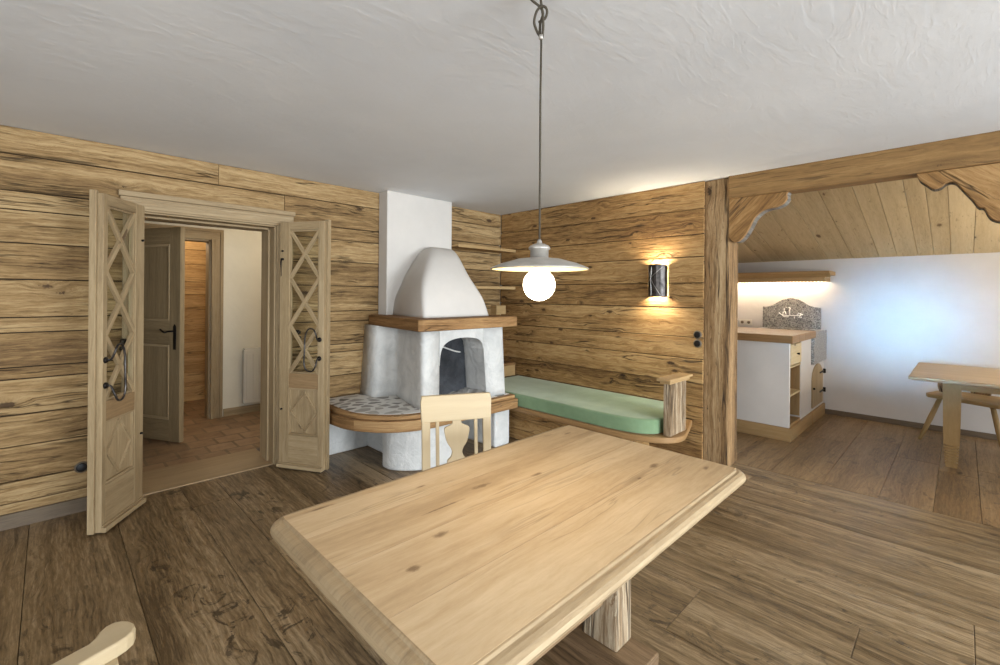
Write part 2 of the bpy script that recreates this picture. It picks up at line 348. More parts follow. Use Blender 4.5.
# --- ceilings
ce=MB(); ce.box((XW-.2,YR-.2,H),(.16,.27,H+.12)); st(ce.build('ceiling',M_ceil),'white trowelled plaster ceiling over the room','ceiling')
ch=MB(); ch.box((-4.6,.28,2.42),(-.9,4.2,2.5)); st(ch.build('ceiling_hall',M_hallwall),'cream plaster ceiling of the hall','ceiling')
# sloped plank ceiling of the alcove
sl=MB(); edges=[-6.3,-5.9,-5.6,-5.25,-5.0,-4.72,-4.5,-4.16,-3.98,-3.82,-3.693,-3.569,-3.403,-3.25,-3.014,-2.78,-2.55,-2.3,-2.07,-1.8,-1.55,-1.3,-1.1]
def zs(x): return 1.842+.261*(2.75-x)
for i in range(len(edges)-1):
    y0,y1=edges[i]+.0015,edges[i+1]-.0015; x0,x1=.165,2.76
    dz=random.uniform(0,.003)
    vs=[(x0,y0,zs(x0)-dz),(x1,y0,zs(x1)-dz),(x1,y1,zs(x1)-dz),(x0,y1,zs(x0)-dz),(x0,y0,zs(x0)+.03),(x1,y0,zs(x1)+.03),(x1,y1,zs(x1)+.03),(x0,y1,zs(x0)+.03)]
    sl.add(vs,[(0,3,2,1),(4,5,6,7),(0,1,5,4),(1,2,6,5),(2,3,7,6),(3,0,4,7)],(1,0,-.261))
vs=[(.165,-6.3,zs(.165)+.031),(2.9,-6.3,zs(2.9)+.031),(2.9,-1.1,zs(2.9)+.031),(.165,-1.1,zs(.165)+.031),(.165,-6.3,zs(.165)+.1),(2.9,-6.3,zs(2.9)+.1),(2.9,-1.1,zs(2.9)+.1),(.165,-1.1,zs(.165)+.1)]
sl.add(vs,[(0,3,2,1),(4,5,6,7),(0,1,5,4),(1,2,6,5),(2,3,7,6),(3,0,4,7)],(1,0,-.261))
st(sl.build('ceiling_alcove',M_slope,bevel=.002,seg=1),'sloped pale plank ceiling over the kitchen alcove','ceiling')
# --- left wall (boards) with the doorway
zA=[0,.14,.265,.47,.655,.865,.935,1.14,1.23,1.455,1.67,1.865,1.975,2.19,2.35]
DX0,DX1,DZ=-3.44,-2.545,1.945
wa=MB()
def board_run(m,x0,x1,z0,z1,lens=(3.0,5.0),front=0):
    cuts=[x0]; x=x0+random.uniform(*lens)
    while x<x1-.5: cuts.append(x); x+=random.uniform(*lens)
    cuts.append(x1)
    for i in range(len(cuts)-1):
        d=random.uniform(0,.010)
        m.box((cuts[i]+.0008,front+d,z0+.003),(cuts[i+1]-.0008,front+.028,z1-.003),(1,0,0))
for i in range(len(zA)-1):
    z0,z1=zA[i],zA[i+1]
    if z0<DZ:
        board_run(wa,XW,DX0,z0,min(z1,H)); board_run(wa,DX1,0,z0,z1)
        if z1>DZ: wa.box((DX0,.002,DZ),(DX1,.028,z1-.002),(1,0,0))
    else: board_run(wa,XW,.0,z0,z1,(2.6,4.2))
st(wa.build('wall_left',M_wallA,bevel=.003,seg=2),'horizontal old timber boards of the wall with the double door','wall')
wb=MB(); wb.box((XW,.0285,0),(DX0,.26,H)); wb.box((DX1,.0285,0),(.2,.26,H)); wb.box((DX0,.0285,DZ),(DX1,.26,H))
st(wb.build('wall_left_core',M_hallwall),'plastered hall side of the timber wall','wall')
wbt=MB(); wbt.box((XW,.0281,0),(DX0,.0286,H)); wbt.box((DX1,.0281,0),(.0,.0286,H)); wbt.box((DX0,.0281,DZ),(DX1,.0286,H))
st(wbt.build('wall_left_backing',M_gap),'dark backing in the joints of the left timber wall','wall')
wbt=MB(); wbt.box((.0281,-2.39,0),(.0286,0,H)); st(wbt.build('wall_right_backing',M_gap),'dark backing in the joints of the right timber wall','wall')
wbt=MB(); wbt.box((-4.6,3.035,0),(-.9,3.06,2.42)); st(wbt.build('wall_hall_backing',M_gap),'dark backing in the joints of the inner hall boards','wall')
# --- right wall (boards) with sconce
zB=[0,.25,.46,.655,.86,1.04,1.29,1.50,1.72,1.91,2.12,2.35]
wr=MB(); My=Matrix.Rotation(-PI/2,4,'Z')  # maps +x run -> -y
for i in range(len(zB)-1):
    cuts=[0,2.395]
    for j in range(len(cuts)-1):
        d=random.uniform(0,.010); wr.box((d,-cuts[j+1]+.001,zB[i]+.003),(.028,-cuts[j]-.001,zB[i+1]-.003),(0,1,0))
st(wr.build('wall_right',M_wallB,bevel=.003,seg=2),'horizontal old timber boards of the wall with the sconce','wall')
wrc=MB(); wrc.box((.0285,-2.38,0),(.165,0,2.62)); st(wrc.build('wall_right_core',M_white),'plastered kitchen side of the sconce wall','wall')
# --- alcove walls
w=MB(); w.box((2.75,-6.3,0),(2.9,-1.1,1.95)); st(w.build('wall_alcove',M_white),'white plaster wall at the back of the kitchen alcove','wall')
w=MB(); w.box((.165,-1.1,0),(2.9,-1.0,2.62)); st(w.build('wall_alcove_end',M_white),'white plaster end wall behind the kitchen units','wall')
w=MB(); w.box((.0,-8.8,0),(.16,-4.36,2.35)); st(w.build('wall_alcove_pier',M_white),'white plaster wall past the right timber post','wall')
w=MB(); w.box((.165,-6.45,0),(.5,-6.3,2.7)); w.box((2.3,-6.45,0),(2.9,-6.3,2.7)); w.box((.5,-6.45,0),(2.3,-6.3,.6)); w.box((.5,-6.45,1.9),(2.3,-6.3,2.7)); st(w.build('wall_alcove_front',M_white),'white plaster front wall of the alcove with a window opening','wall')
# --- rear walls with window openings (behind the camera)
def wall_hole(name,fn,a0,a1,holes,mat,label):
    m=MB(); last=a0
    for h0,h1,z0,z1 in holes:
        m.box(*fn(last,h0,0,H)); m.box(*fn(h0,h1,0,z0)); m.box(*fn(h0,h1,z1,H)); last=h1
    m.box(*fn(last,a1,0,H)); return st(m.build(name,mat),label,'wall')
wall_hole('wall_rear',lambda a,b,z0,z1:((a,YR-.2,z0),(b,YR,z1)),XW-.2,.16,[(-5.6,-3.4,.3,2.1),(-2.8,-.4,.3,2.1)],M_white,'white plaster wall with the windows')
wall_hole('wall_far_left',lambda a,b,z0,z1:((XW-.2,a,z0),(XW,b,z1)),YR,.26,[(-4.6,-3.0,.8,2.05)],M_white,'white plaster side wall with one window')
k=0
for (o,ax,a0,a1,z0,z1) in ((YR-.1,'x',-5.6,-3.4,.3,2.1),(YR-.1,'x',-2.8,-.4,.3,2.1),(XW-.1,'y',-4.6,-3.0,.8,2.05)):
    k+=1; m=MB(); t_=.05
    bars=[(a0,a0+t_,z0,z1),(a1-t_,a1,z0,z1),(a0,a1,z0,z0+t_),(a0,a1,z1-t_,z1),((a0+a1)/2-.03,(a0+a1)/2+.03,z0,z1)]
    for p,q,r,s_ in bars:
        if ax=='x': m.box((p,o-.03,r),(q,o+.03,s_))
        else: m.box((o-.03,p,r),(o+.03,q,s_))
    st(m.build('window_%d'%k,M_door),['timber frame of the left window in the long window wall','timber frame of the right window in the long window wall','timber frame of the single window in the side wall'][k-1],'window')
# --- hall walls
hy=1.90; hm=MB()
IX0,IX1,IZ=-3.42,-2.60,1.965
hm.box((-4.6,hy,0),(IX0,hy+.12,2.42)); hm.box((IX1,hy,0),(-.9,hy+.12,2.42)); hm.box((IX0,hy,IZ),(IX1,hy+.12,2.42))
st(hm.build('wall_hall',M_hallwall),'cream plaster hall wall around the inner doorway','wall')
m=MB(); m.box((-1.0,.26,0),(-.9,4.2,2.42)); st(m.build('wall_hall_right',M_hallwall),'cream plaster right end of the hall','wall')
m=MB(); m.box((-4.7,.26,0),(-4.6,4.2,2.42)); st(m.build('wall_hall_left',M_hallwall),'cream plaster left end of the hall','wall')
m=MB(); z=0
for z1 in (.19,.36,.58,.75,.97,1.16,1.36,1.52,1.74,1.93,2.15,2.42):
    m.box((-4.6,3.0+random.uniform(0,.004),z+.002),(-.9,3.04,z1-.002),(1,0,0)); z=z1
st(m.build('wall_hall_inner',M_warm,bevel=.003),'warm timber board wall seen through the inner doorway','wall')
m=MB(); m.box((-2.47,hy-.016,0),(-1.0,hy,.085)); st(m.build('baseboard_hall',M_door),'wooden skirting under the hall radiator','baseboard')
m=MB(); m.box((XW,-.018,-.029),(DX0-.06,0,.085)); st(m.build('baseboard_left',M_base,bevel=.003),'grey brown skirting left of the double door','baseboard')
m=MB(); m.box((2.732,-6.3,0),(2.75,-2.75,.058)); st(m.build('baseboard_alcove',M_base,bevel=.003),'brown skirting under the white alcove wall','baseboard')
# --- door casing of the double door
m=MB()
m.box((-3.535,-.028,1.93),(-2.43,0,2.02),(1,0,0)); m.box((-3.545,-.042,2.02),(-2.42,0,2.055),(1,0,0)); m.box((-3.52,-.036,1.945),(-2.45,-.02,1.968),(1,0,0)); m.box((-3.53,-.034,1.985),(-2.435,-.02,2.004),(1,0,0))
st(m.build('trim_2',M_door,bevel=.004),'moulded head casing above the double door','trim')
for i,(a,b) in enumerate(((-3.52,-3.425),(-2.56,-2.46))):
    m=MB(); m.box((a,-.022,0),(b,0,1.93),(0,0,1)); m.box((a+.012,-.03,0),(a+.03,-.02,1.93),(0,0,1)); m.box((b-.03,-.03,0),(b-.012,-.02,1.93),(0,0,1))
    st(m.build('trim_%d'%(3+i),M_door,bevel=.003),['upright casing on the left side of the double doorway','upright casing on the right side of the double doorway'][i],'trim')
m=MB(); m.box((-3.44,.0,.006),(-3.415,.27,1.92),(0,0,1)); m.box((-2.57,.0,.006),(-2.545,.27,1.92),(0,0,1)); m.box((-3.44,0,1.92),(-2.545,.27,1.945),(1,0,0))
m.box((-3.415,.10,.006),(-3.40,.27,1.92),(0,0,1)); m.box((-2.585,.10,.006),(-2.57,.27,1.92),(0,0,1)); m.box((-3.415,.10,1.905),(-2.57,.27,1.92),(1,0,0))
st(m.build('trim_5',M_door,bevel=.003),'timber jamb lining of the double doorway','door jamb')
# inner doorway casing
m=MB(); yc=hy-.03
m.box((IX1,yc,0),(IX1+.115,hy,IZ),(0,0,1)); m.box((IX1+.085,yc-.012,0),(IX1+.115,yc,2.05),(0,0,1)); m.box((IX1+.0,yc-.006,0),(IX1+.02,yc,1.98),(0,0,1))
m.box((IX0-.115,yc,0),(IX0,hy,IZ),(0,0,1)); m.box((IX0-.115,yc,IZ),(IX1+.115,hy,2.08),(1,0,0)); m.box((IX0-.115,yc-.012,2.05),(IX1+.115,yc,2.08),(1,0,0))
m.box((IX1-.02,hy,0),(IX1,hy+.14,IZ),(0,0,1)); m.box((IX0,hy,0),(IX0+.02,hy+.14,IZ),(0,0,1)); m.box((IX0,hy,IZ-.02),(IX1,hy+.14,IZ),(1,0,0))
st(m.build('trim_6',M_door,bevel=.003),'moulded timber casing of the inner hall doorway','trim')
# --- timber frame of the alcove opening
m=MB(); m.box((.03,-2.588,0),(.245,-2.385,H),(0,0,1))
p=m.build('timber_post',M_post,bevel=.014,seg=2); st(p,'rough hewn dark timber post between room and kitchen alcove','post')
m=MB(); m.box((.03,-4.36,0),(.215,-4.165,H),(0,0,1)); p=m.build('timber_post',M_post,bevel=.014); st(p,'rough hewn timber post at the far right of the alcove opening','post')
m=MB(); m.box((.0,-4.36,2.17),(.16,-2.586,H),(0,1,0)); st(m.build('ceiling_beam',M_beam,bevel=.006),'long brown timber beam over the alcove opening','beam')
lb=[(-2.586,2.169),(-2.586,1.86)]+[tuple(p[:2]) for p in bez([(-2.586,1.86,0),(-2.62,1.825,0),(-2.66,1.83,0),(-2.70,1.87,0),(-2.735,1.93,0),(-2.77,2.0,0),(-2.82,2.045,0),(-2.87,2.06,0),(-2.92,2.065,0),(-2.965,2.085,0),(-2.988,2.12,0),(-2.985,2.15,0),(-2.995,2.169,0)],5)][1:]
m=MB(); m.prism(lb,YZ,.02,.055,(0,.7,-.7)); lbo=m.build('timber_bracket',M_brk,bevel=.006); st(lbo,'carved wavy timber bracket beside the dark post','bracket'); m=MB(); m.prism(lb,YZ,.0552,.14,(1,0,0)); m.build('rear_layer',M_cut,lbo,bevel=.006)
rb=[(-4.165,2.169)]+[tuple(p[:2]) for p in bez([(-3.70,2.169,0),(-3.712,2.13,0),(-3.745,2.095,0),(-3.775,2.065,0),(-3.81,2.068,0),(-3.835,2.09,0),(-3.872,2.088,0),(-3.91,2.03,0),(-3.945,1.975,0),(-3.972,1.925,0),(-3.995,1.915,0),(-4.01,1.875,0),(-4.03,1.845,0),(-4.075,1.825,0),(-4.165,1.80,0)],5)]
m=MB(); m.prism(rb,YZ,.02,.055,(0,.7,.7)); rbo=m.build('timber_bracket',M_brk,bevel=.006); st(rbo,'carved wavy timber bracket at the right end of the beam','bracket'); m=MB(); m.prism(rb,YZ,.0552,.14,(1,0,0)); m.build('rear_layer',M_cut,rbo,bevel=.006)

# ------------------------------------------------------------------ door leaves (face at local y=0 looking to -y; x from hinge to free edge)
def leaf(name,hinge,dirv,w,mirror,label,dz,bow,S,F):
    """local: +x along leaf, visible face on local -y*mirror"""
    ang=math.atan2(dirv[1],dirv[0]); r=thing(name,label,'door',(hinge[0],hinge[1],0),ang,None,'structure')
    s=mirror; T=.042; top=1.948; b=.012
    Y=lambda a:a*s            # y=0 visible face, positive = away from it
    def bx(m,x0,x1,y0,y1,z0,z1,g): m.box((x0,Y(y0),z0),(x1,Y(y1),z1),g)
    for x0,x1 in ((0,S),(F,w)):
        m=MB(); bx(m,x0,x1,0,T,b,top,(0,0,1)); m.build('stile',M_door,r,bevel=.003)
    for z0,z1 in ((b,.27),(.64,.755),(1.885,top)):
        m=MB(); bx(m,S,F,0.001,T-.001,z0,z1,(1,0,0)); m.build('rail',M_rail if z0==.64 else M_door,r,bevel=.002)
    m=MB(); bx(m,S-.005,F+.005,.017,T-.010,.265,.645,(0,0,1)); pn=m.build('panel',M_door,r)
    m=MB(); cx=(S+F)/2; fn=lambda a,b_,d:(a,Y(d),b_)
    P=[(cx,.615),(cx+((F-S)/2-.02),.455),(cx,.30),(cx-((F-S)/2-.02),.455)]
    for i in range(4):
        A=Vector(P[i]);B=Vector(P[(i+1)%4]); d=(B-A).normalized(); nn=Vector((-d.y,d.x))*.007
        m.prism([tuple(A+nn),tuple(B+nn),tuple(B-nn),tuple(A-nn)],fn,.006,.0175,(1,0,0))
    m.build('diamond_moulding',M_door,pn)
    m=MB()
    for z in (.272,.628): bx(m,S,F,.004,.019,z,z+.014,(1,0,0))
    for x in (S,F-.012): bx(m,x,x+.012,.004,.019,.286,.628,(0,0,1))
    for z in (.757,1.872): bx(m,S,F,.006,.016,z,z+.011,(1,0,0))
    for x in (S,F-.011): bx(m,x,x+.011,.006,.016,.768,1.872,(0,0,1))
    m.build('beading',M_door,r)
    zz=[.76,1.13,1.505,1.88]; m=MB()
    for i in range(3):
        for p,q in (((S,zz[i]),(F,zz[i+1])),((F,zz[i]),(S,zz[i+1]))):
            A=Vector(p);B=Vector(q); d=(B-A).normalized(); nn=Vector((-d.y,d.x))*.0135
            dd=.002 if p[0]==S else .0035
            m.prism([tuple(A+nn),tuple(B+nn),tuple(B-nn),tuple(A-nn)],fn,dd,.024,(d.x,0,d.y))
    m.build('lattice',M_door,r,bevel=.003)
    m=MB(); bx(m,S-.004,F+.004,.026,.030,.755,1.885,(0,0,1)); m.build('glass_pane',M_glass,r)
    m=MB(); bx(m,.0,w+.004,-.024,0,b,.04,(1,0,0)); bx(m,.0,w+.003,-.012,0,.04,.052,(1,0,0)); m.build('weather_bar',M_door,r,bevel=.004)
    m=MB(); bx(m,w+.001,w+.016,T-.012,T+.022,b,top+.015,(0,0,1)); bx(m,w-.03,w,T+.001,T+.022,b,top+.015,(0,0,1)); m.build('astragal',M_door,r,bevel=.003)
    # wrought iron pull: roses on the free stile, bow over the lattice
    m=MB(); xr=F+.012
    q=lambda du,yy,z:(xr+du*bow,Y(yy),(z-.985)*1.12+.985+dz)
    pts=bez([q(0,-.003,1.05),q(0,-.03,1.055),q(.004,-.05,1.09),q(-.02,-.055,1.125),q(-.07,-.055,1.122),q(-.10,-.055,1.07),q(-.105,-.055,.98),q(-.11,-.055,.89),q(-.085,-.055,.845),q(-.03,-.055,.838),q(.002,-.05,.875),q(0,-.03,.915),q(0,-.003,.92)],5)
    m.tube(pts,.006,8); hd=m.build('door_pull',M_iron,r)
    for z in (1.05,.92):
        z=(z-.985)*1.12+.985+dz
        m=MB(); m.tube([(xr,Y(0),z),(xr,Y(-.008),z),(xr,Y(-.014),z)],[.019,.017,.008],14); m.build('rose',M_metal_dark,hd)
    m=MB(); 
    for z in (1.72,.47): m.tube([(.028,Y(0),z),(.028,Y(-.012),z)],[.008,.006],10); m.build('bolt',M_metal_dark,r); m=MB()
    if s==1: m=MB(); m.tube([(.03,Y(0),1.655),(.03,Y(-.014),1.655)],.009,10); m.tube([(.022,Y(-.008),1.662),(.018,Y(-.010),1.63),(.018,Y(-.008),1.585),(.019,Y(-.006),1.52)],[.005,.005,.003,.002],8); m.build('hook_latch',M_metal_dark,r)
    m=MB(); m.tube([(S+.05,Y(.03),1.075),(S+.05,Y(.05),1.075)],.02,14); m.tube([(S+.062,Y(.03),1.035),(S+.062,Y(.05),1.035)],.012,12); m.build('key_rose',M_metal_dark,r)
    return r
leaf('door_1',(-3.421,-.142),(-.5642,-.8256),.397,-1,'left lattice glazed leaf of the double door, opened into the room',-.065,.8,.09,.362)
leaf('door_2',(-2.5605,-.0965),(.5074,-.8617),.405,1,'right lattice glazed leaf of the double door, next to the fireplace',-.03,.88,.09,.358)
# inner hall door
def inner_door():
    hx,hy_=-3.40,1.845; d=(.466,-.885); r=thing('door_3','greyish two panel hall door standing ajar with black lever handle','door',(hx,hy_,0),math.atan2(d[1],d[0]),None,'structure')
    w=.83; T=.045; top=1.985; b=.012; S=.13
    # visible face is local -y side (right-hand of direction)
    def bx(m,x0,x1,y0,y1,z0,z1,g): m.box((x0,y0,z0),(x1,y1,z1),g)
    for x0,x1 in ((0,S),(w-S,w)): m=MB(); bx(m,x0,x1,0,T,b,top,(0,0,1)); m.build('stile',M_door_in,r,bevel=.003)
    for z0,z1 in ((b,.21),(.90,1.12),(1.83,top)): m=MB(); bx(m,S,w-S,.001,T-.001,z0,z1,(1,0,0)); m.build('rail',M_door_in,r,bevel=.002)
    for z0,z1 in ((.21,.90),(1.12,1.83)):
        m=MB(); bx(m,S-.004,w-S+.004,.012,T-.012,z0-.004,z1+.004,(0,0,1)); pn=m.build('panel',M_door_in,r)
        m=MB()
        for z in (z0,z1-.02): bx(m,S,w-S,-.004,.013,z,z+.02,(1,0,0))
        for x in (S,w-S-.02): bx(m,x,x+.02,-.004,.013,z0+.02,z1-.02,(0,0,1))
        m.build('moulding',M_door,pn,bevel=.004)
    m=MB(); x=w-.06
    m.prism([(x-.016,.86),(x+.016,.86),(x+.018,1.07),(x,1.095),(x-.018,1.07)],lambda a,b_,d_:(a,d_,b_),-.005,0,(0,0,1)); m.build('lock_plate',M_metal_dark,r,bevel=.001)
    m=MB(); m.tube(bez([(x,0,1.03),(x,-.035,1.03),(x-.03,-.045,1.028),(x-.07,-.045,1.018),(x-.10,-.045,1.03),(x-.125,-.045,1.045)],4),.008,8); m.build('lever_handle',M_metal_dark,r)
    m=MB(); m.tube([(x,T,1.03),(x,T+.04,1.03),(x-.02,T+.045,1.03)],.009,8); m.build('lever_handle',M_metal_dark,r)
inner_door()

# ------------------------------------------------------------------ hall radiator
r=thing('radiator','white panel radiator on the cream hall wall','radiator',(-1.9,hy-.056,.12))
m=MB(); m.box((-.39,-.03,0),(.45,.03,.62)); m.build('panel',M_rad,r,bevel=.012)
m=MB()
for i in range(12): 
    x=-.36+.068*i; m.box((x,-.036,.05),(x+.05,-.029,.57),(0,0,1))
m.build('fins',M_rad,r,bevel=.006)
m=MB(); m.box((-.38,-.026,.605),(.44,.026,.632)); m.build('grille',M_rad,r,bevel=.004)
for q in (-.3,.3): m=MB(); m.box((q,.03,.1),(q+.04,.054,.5)); m.build('wall_bracket',M_rad,r)

# ------------------------------------------------------------------ fireplace
fp=thing('fireplace','white plastered corner fireplace with brown timber mantel and tapered hood','fireplace',(-1.3,0,0))
O=Vector((-1.3,0,0)); TM=Matrix.Translation(-O)
def fpb(m,name,mat,parent=fp,**k):
    m.v=[TM@p for p in m.v] if parent is not None else m.v
    return m.build(name,mat,parent,**k)
# chimney
m=MB(); m.box((-1.635,-.155,1.175),(-.872,-.001,H),(0,0,1)); fpb(m,'chimney',M_chim,bevel=.008,seg=3)
# hood : lofted, tapering to a rounded top
def ring(z,xlf,yf,xrf,xlb,xrb,r,yb=-.12,n=5):
    P=[(xlb,yb),(xlf,yf),(xrf,yf),(xrb,yb)]; out=[]
    out.append((xlb,yb,z))
    for (c,a,b) in ((P[1],P[0],P[2]),(P[2],P[1],P[3])):
        c,a,b=Vector(c),Vector(a),Vector(b); u=(a-c).normalized()*r; v=(b-c).normalized()*r
        for k in range(n+1):
            t=k/n; q=(c+u)*(1-t)**2+2*c*t*(1-t)+(c+v)*t*t; out.append((q.x,q.y,z))
    out.append((xrb,yb,z)); return out
m=MB()
lev=[(1.19,-1.690,-.83,-.945,-1.565,-.90,.05),(1.34,-1.672,-.79,-.975,-1.54,-.90,.06),(1.46,-1.635,-.735,-1.02,-1.48,-.90,.07),(1.56,-1.575,-.675,-1.05,-1.43,-.90,.09),(1.66,-1.49,-.595,-1.045,-1.365,-.89,.11),(1.735,-1.42,-.52,-1.03,-1.31,-.88,.12),(1.79,-1.35,-.44,-1.01,-1.26,-.87,.12),(1.825,-1.29,-.36,-.99,-1.21,-.87,.10),(1.848,-1.22,-.26,-.97,-1.15,-.885,.06),(1.854,-1.16,-.17,-.98,-1.10,-.91,.02)]
def cat(P,n):
    out=[]
    for i in range(len(P)-1):
        p0,p1,p2,p3=P[max(i-1,0)],P[i],P[i+1],P[min(i+2,len(P)-1)]
        for k in range(n):
            t=k/n; out.append(tuple(.5*(2*b+(c-a)*t+(2*a-5*b+4*c-d)*t*t+(-a+3*b-3*c+d)*t**3) for a,b,c,d in zip(p0,p1,p2,p3)))
    out.append(P[-1]); return out
m.loft([ring(*l) for l in cat(lev,4)],(0,0,1),True); fpb(m,'hood',M_chim)
# mantel beam
mp=[(-1.735,-.001),(-1.865,-1.0),(-1.835,-1.03),(-.80,-1.03),(-.775,-1.0),(-.775,-.001)]
m=MB(); m.prism(mp,XY,1.098,1.192,(1,0,0)); fpb(m,'mantel',M_mantel,bevel=.008)
# body with arched opening: build as lofted outline with hole made from front pieces
def plan(z):
    k=min(1,(z-.465)/(1.085-.465)); f=.02*(1-k)**1.5
    left=[(-1.775-.02*(1-k)-f,-.002),(-1.775-.02*(1-k)-f,-.16),(-1.765-.02*(1-k)-f,-.215),(-1.735-.02*(1-k)-f,-.24),(-1.645-.02*(1-k),-.25),(-1.615-.01*(1-k),-.285),(-1.625-.01*(1-k),-.36),(-1.735-.01*(1-k),-.80)]
    return left,f
m=MB(); rings=[]
zsn=[.465,.52,.62,.75,.9,1.0,1.099]
def arc_corner(c,a,b,r,n=4):
    c,a,b=Vector(c),Vector(a),Vector(b); u=(a-c).normalized()*r; v=(b-c).normalized()*r
    return [tuple((c+u)*(1-t)**2+2*c*t*(1-t)+(c+v)*t*t) for t in [i/n for i in range(n+1)]]
for z in zsn:
    L,f=plan(z); k=(z-.465)/.62
    cor=arc_corner((-1.755,-.905),(-1.74,-.80),(-1.6,-.905),.05)
    inner=[(-1.585,-.90),(-1.585,-.60),(-1.585,-.002)]
    pts=L+cor+inner
    rings.append([(x,y,z) for x,y in pts])
m.loft(rings,(0,0,1),True)
# right jamb block with pilaster
rings=[]
for z in zsn:
    k=min(1,(z-.465)/.62); f=.03*(1-k)
    pts=[(-1.06,-.002),(-1.06,-.60),(-1.055,-.90),(-1.128+.01,-.905),(-1.122,-.885),(-1.115,-.912)]
    jx=-1.055-.047*min(1,max(0,k*1.25))
    pts=[(jx,-.002),(jx,-.60),(jx,-.905)]+arc_corner((-.845+f,-.905-f*.4),(-1.0,-.905),(-.835+f,-.6),.04)+[(-.83+f,-.5),(-.82+f,-.002)]
    rings.append([(x,y,z) for x,y in pts])
m.loft(rings,(0,0,1),True)
# lintel with the soft arch
top=[(-1.5851,1.099),(-1.1035,1.099)]
arch=bez([(-1.1035,.90,0),(-1.112,.945,0),(-1.14,.98,0),(-1.20,1.005,0),(-1.33,1.018,0),(-1.46,1.005,0),(-1.54,.965,0),(-1.575,.90,0),(-1.5851,.80,0)],5)
m.prism(top+[(p[0],p[1]) for p in arch],XZ,-.904,-.50,(1,0,0),False)
fpb(m,'body',M_fire)
m=MB(); m.box((-1.106,-.9065,.95),(-1.101,-.9,1.084)); fpb(m,'joint_line',M_firewall)
# firebox
m=MB(); m.box((-1.585,-.64,.47),(-1.06,-.62,1.06)); m.box((-1.5845,-.90,.48),(-1.580,-.64,.98)); m.box((-1.584,-.88,1.025),(-1.061,-.62,1.06)); fpb(m,'firebox_back',M_soot)
m=MB(); m.prism([(-1.579,.475),(-1.116,.475),(-1.116,.85),(-1.20,.856),(-1.28,.88),(-1.38,.925),(-1.46,.938),(-1.52,.935),(-1.579,.92)],XZ,-.665,-.64,(1,0,0)); fpb(m,'fire_slab',M_soot,bevel=.006)
m=MB(); m.tube(bez([(-1.574,-.668,.922),(-1.50,-.672,.938),(-1.42,-.672,.934),(-1.32,-.672,.90),(-1.24,-.672,.872),(-1.17,-.672,.858)],4),[.004]+[.007]*19+[.003],8); fpb(m,'pale_ledge',M_firewall)  # thin paler ledge along the top edge of the slab
m=MB(); rings=[]
for z in (.47,.55,.65,.75,.85,.90,.95,1.06):
    jx=-1.055-.047*min(1,max(0,(z-.465)/.62*1.25))-(.006 if z>.9 else 0)
    rings.append([(jx-.002,-.9045,z),(jx-.010,-.62,z),(jx+.03,-.62,z),(jx+.03,-.9045,z)])
m.loft(rings,(0,0,1),False); fpb(m,'firebox_side',M_firewall)
m=MB(); N=14; rows=[]
for j in range(9):
    rows.append([(-1.584+.524*i/N, -.895+.26*j/8, .475+.028*random.random()+.03*(i/N)**2) for i in range(N+1)])
m.loft(rows,(1,0,0),True,False,False); fpb(m,'ash_bed',M_ash,subsurf=1)
# hearth bench : timber rim + stone top
outer=[(-.775,-.002),(-.775,-1.03)]+[tuple(p[:2]) for p in bez([(-1.72,-1.03,0),(-1.88,-1.0,0),(-2.03,-.92,0),(-2.16,-.78,0),(-2.245,-.60,0),(-2.27,-.36,0),(-2.27,-.002,0)],5)]
inner=[(-.80,-.002),(-.80,-.94)]+[tuple(p[:2]) for p in bez([(-1.72,-.945,0),(-1.86,-.915,0),(-1.98,-.845,0),(-2.09,-.73,0),(-2.165,-.57,0),(-2.185,-.36,0),(-2.185,-.002,0)],5)]
m=MB()
def strip(z0,z1,out,inn):
    n=len(out); rings=[]
    for (ox,oy),(ix,iy) in zip(out,inn): rings.append([(ox,oy,z0),(ox,oy,z1),(ix,iy,z1),(ix,iy,z0)])
    return rings
def shrink(poly,inn,t): return [(a[0]+(b[0]-a[0])*t,a[1]+(b[1]-a[1])*t) for a,b in zip(poly,inn)]
m.loft(strip(.345,.43,outer,inner),(1,0,0),False)
m.loft(strip(.43,.463,shrink(outer,inner,.35),inner),(1,0,0),False)
fpb(m,'hearth_rim',M_hearth,bevel=.008)
m=MB(); m.prism(inner,XY,.36,.464,(1,0,0)); fpb(m,'hearth_stone',M_stone)
m=MB(); m.prism(shrink(outer,inner,.5),XY,.335,.36,(1,0,0)); fpb(m,'hearth_underside',M_base)
# base : back wall and two legs
m=MB(); m.box((-2.22,-.12,0),(-1.79,-.002,.336)); m.box((-1.80,-.40,0),(-.80,-.002,.336))
leg=[(-1.76,-.38)]+[tuple(p[:2]) for p in bez([(-1.96,-.66,0),(-1.955,-.75,0),(-1.90,-.84,0),(-1.80,-.92,0),(-1.68,-.955,0),(-1.5,-.96,0)],4)]+[(-1.40,-.955),(-1.40,-.38)]
m.prism(leg,XY,0,.336,(0,0,1)); m.prism([(-1.0,-.38),(-.99,-.95),(-.80,-.95),(-.79,-.38)],XY,0,.336,(0,0,1))
fpb(m,'base',M_fire,bevel=.02,seg=3)

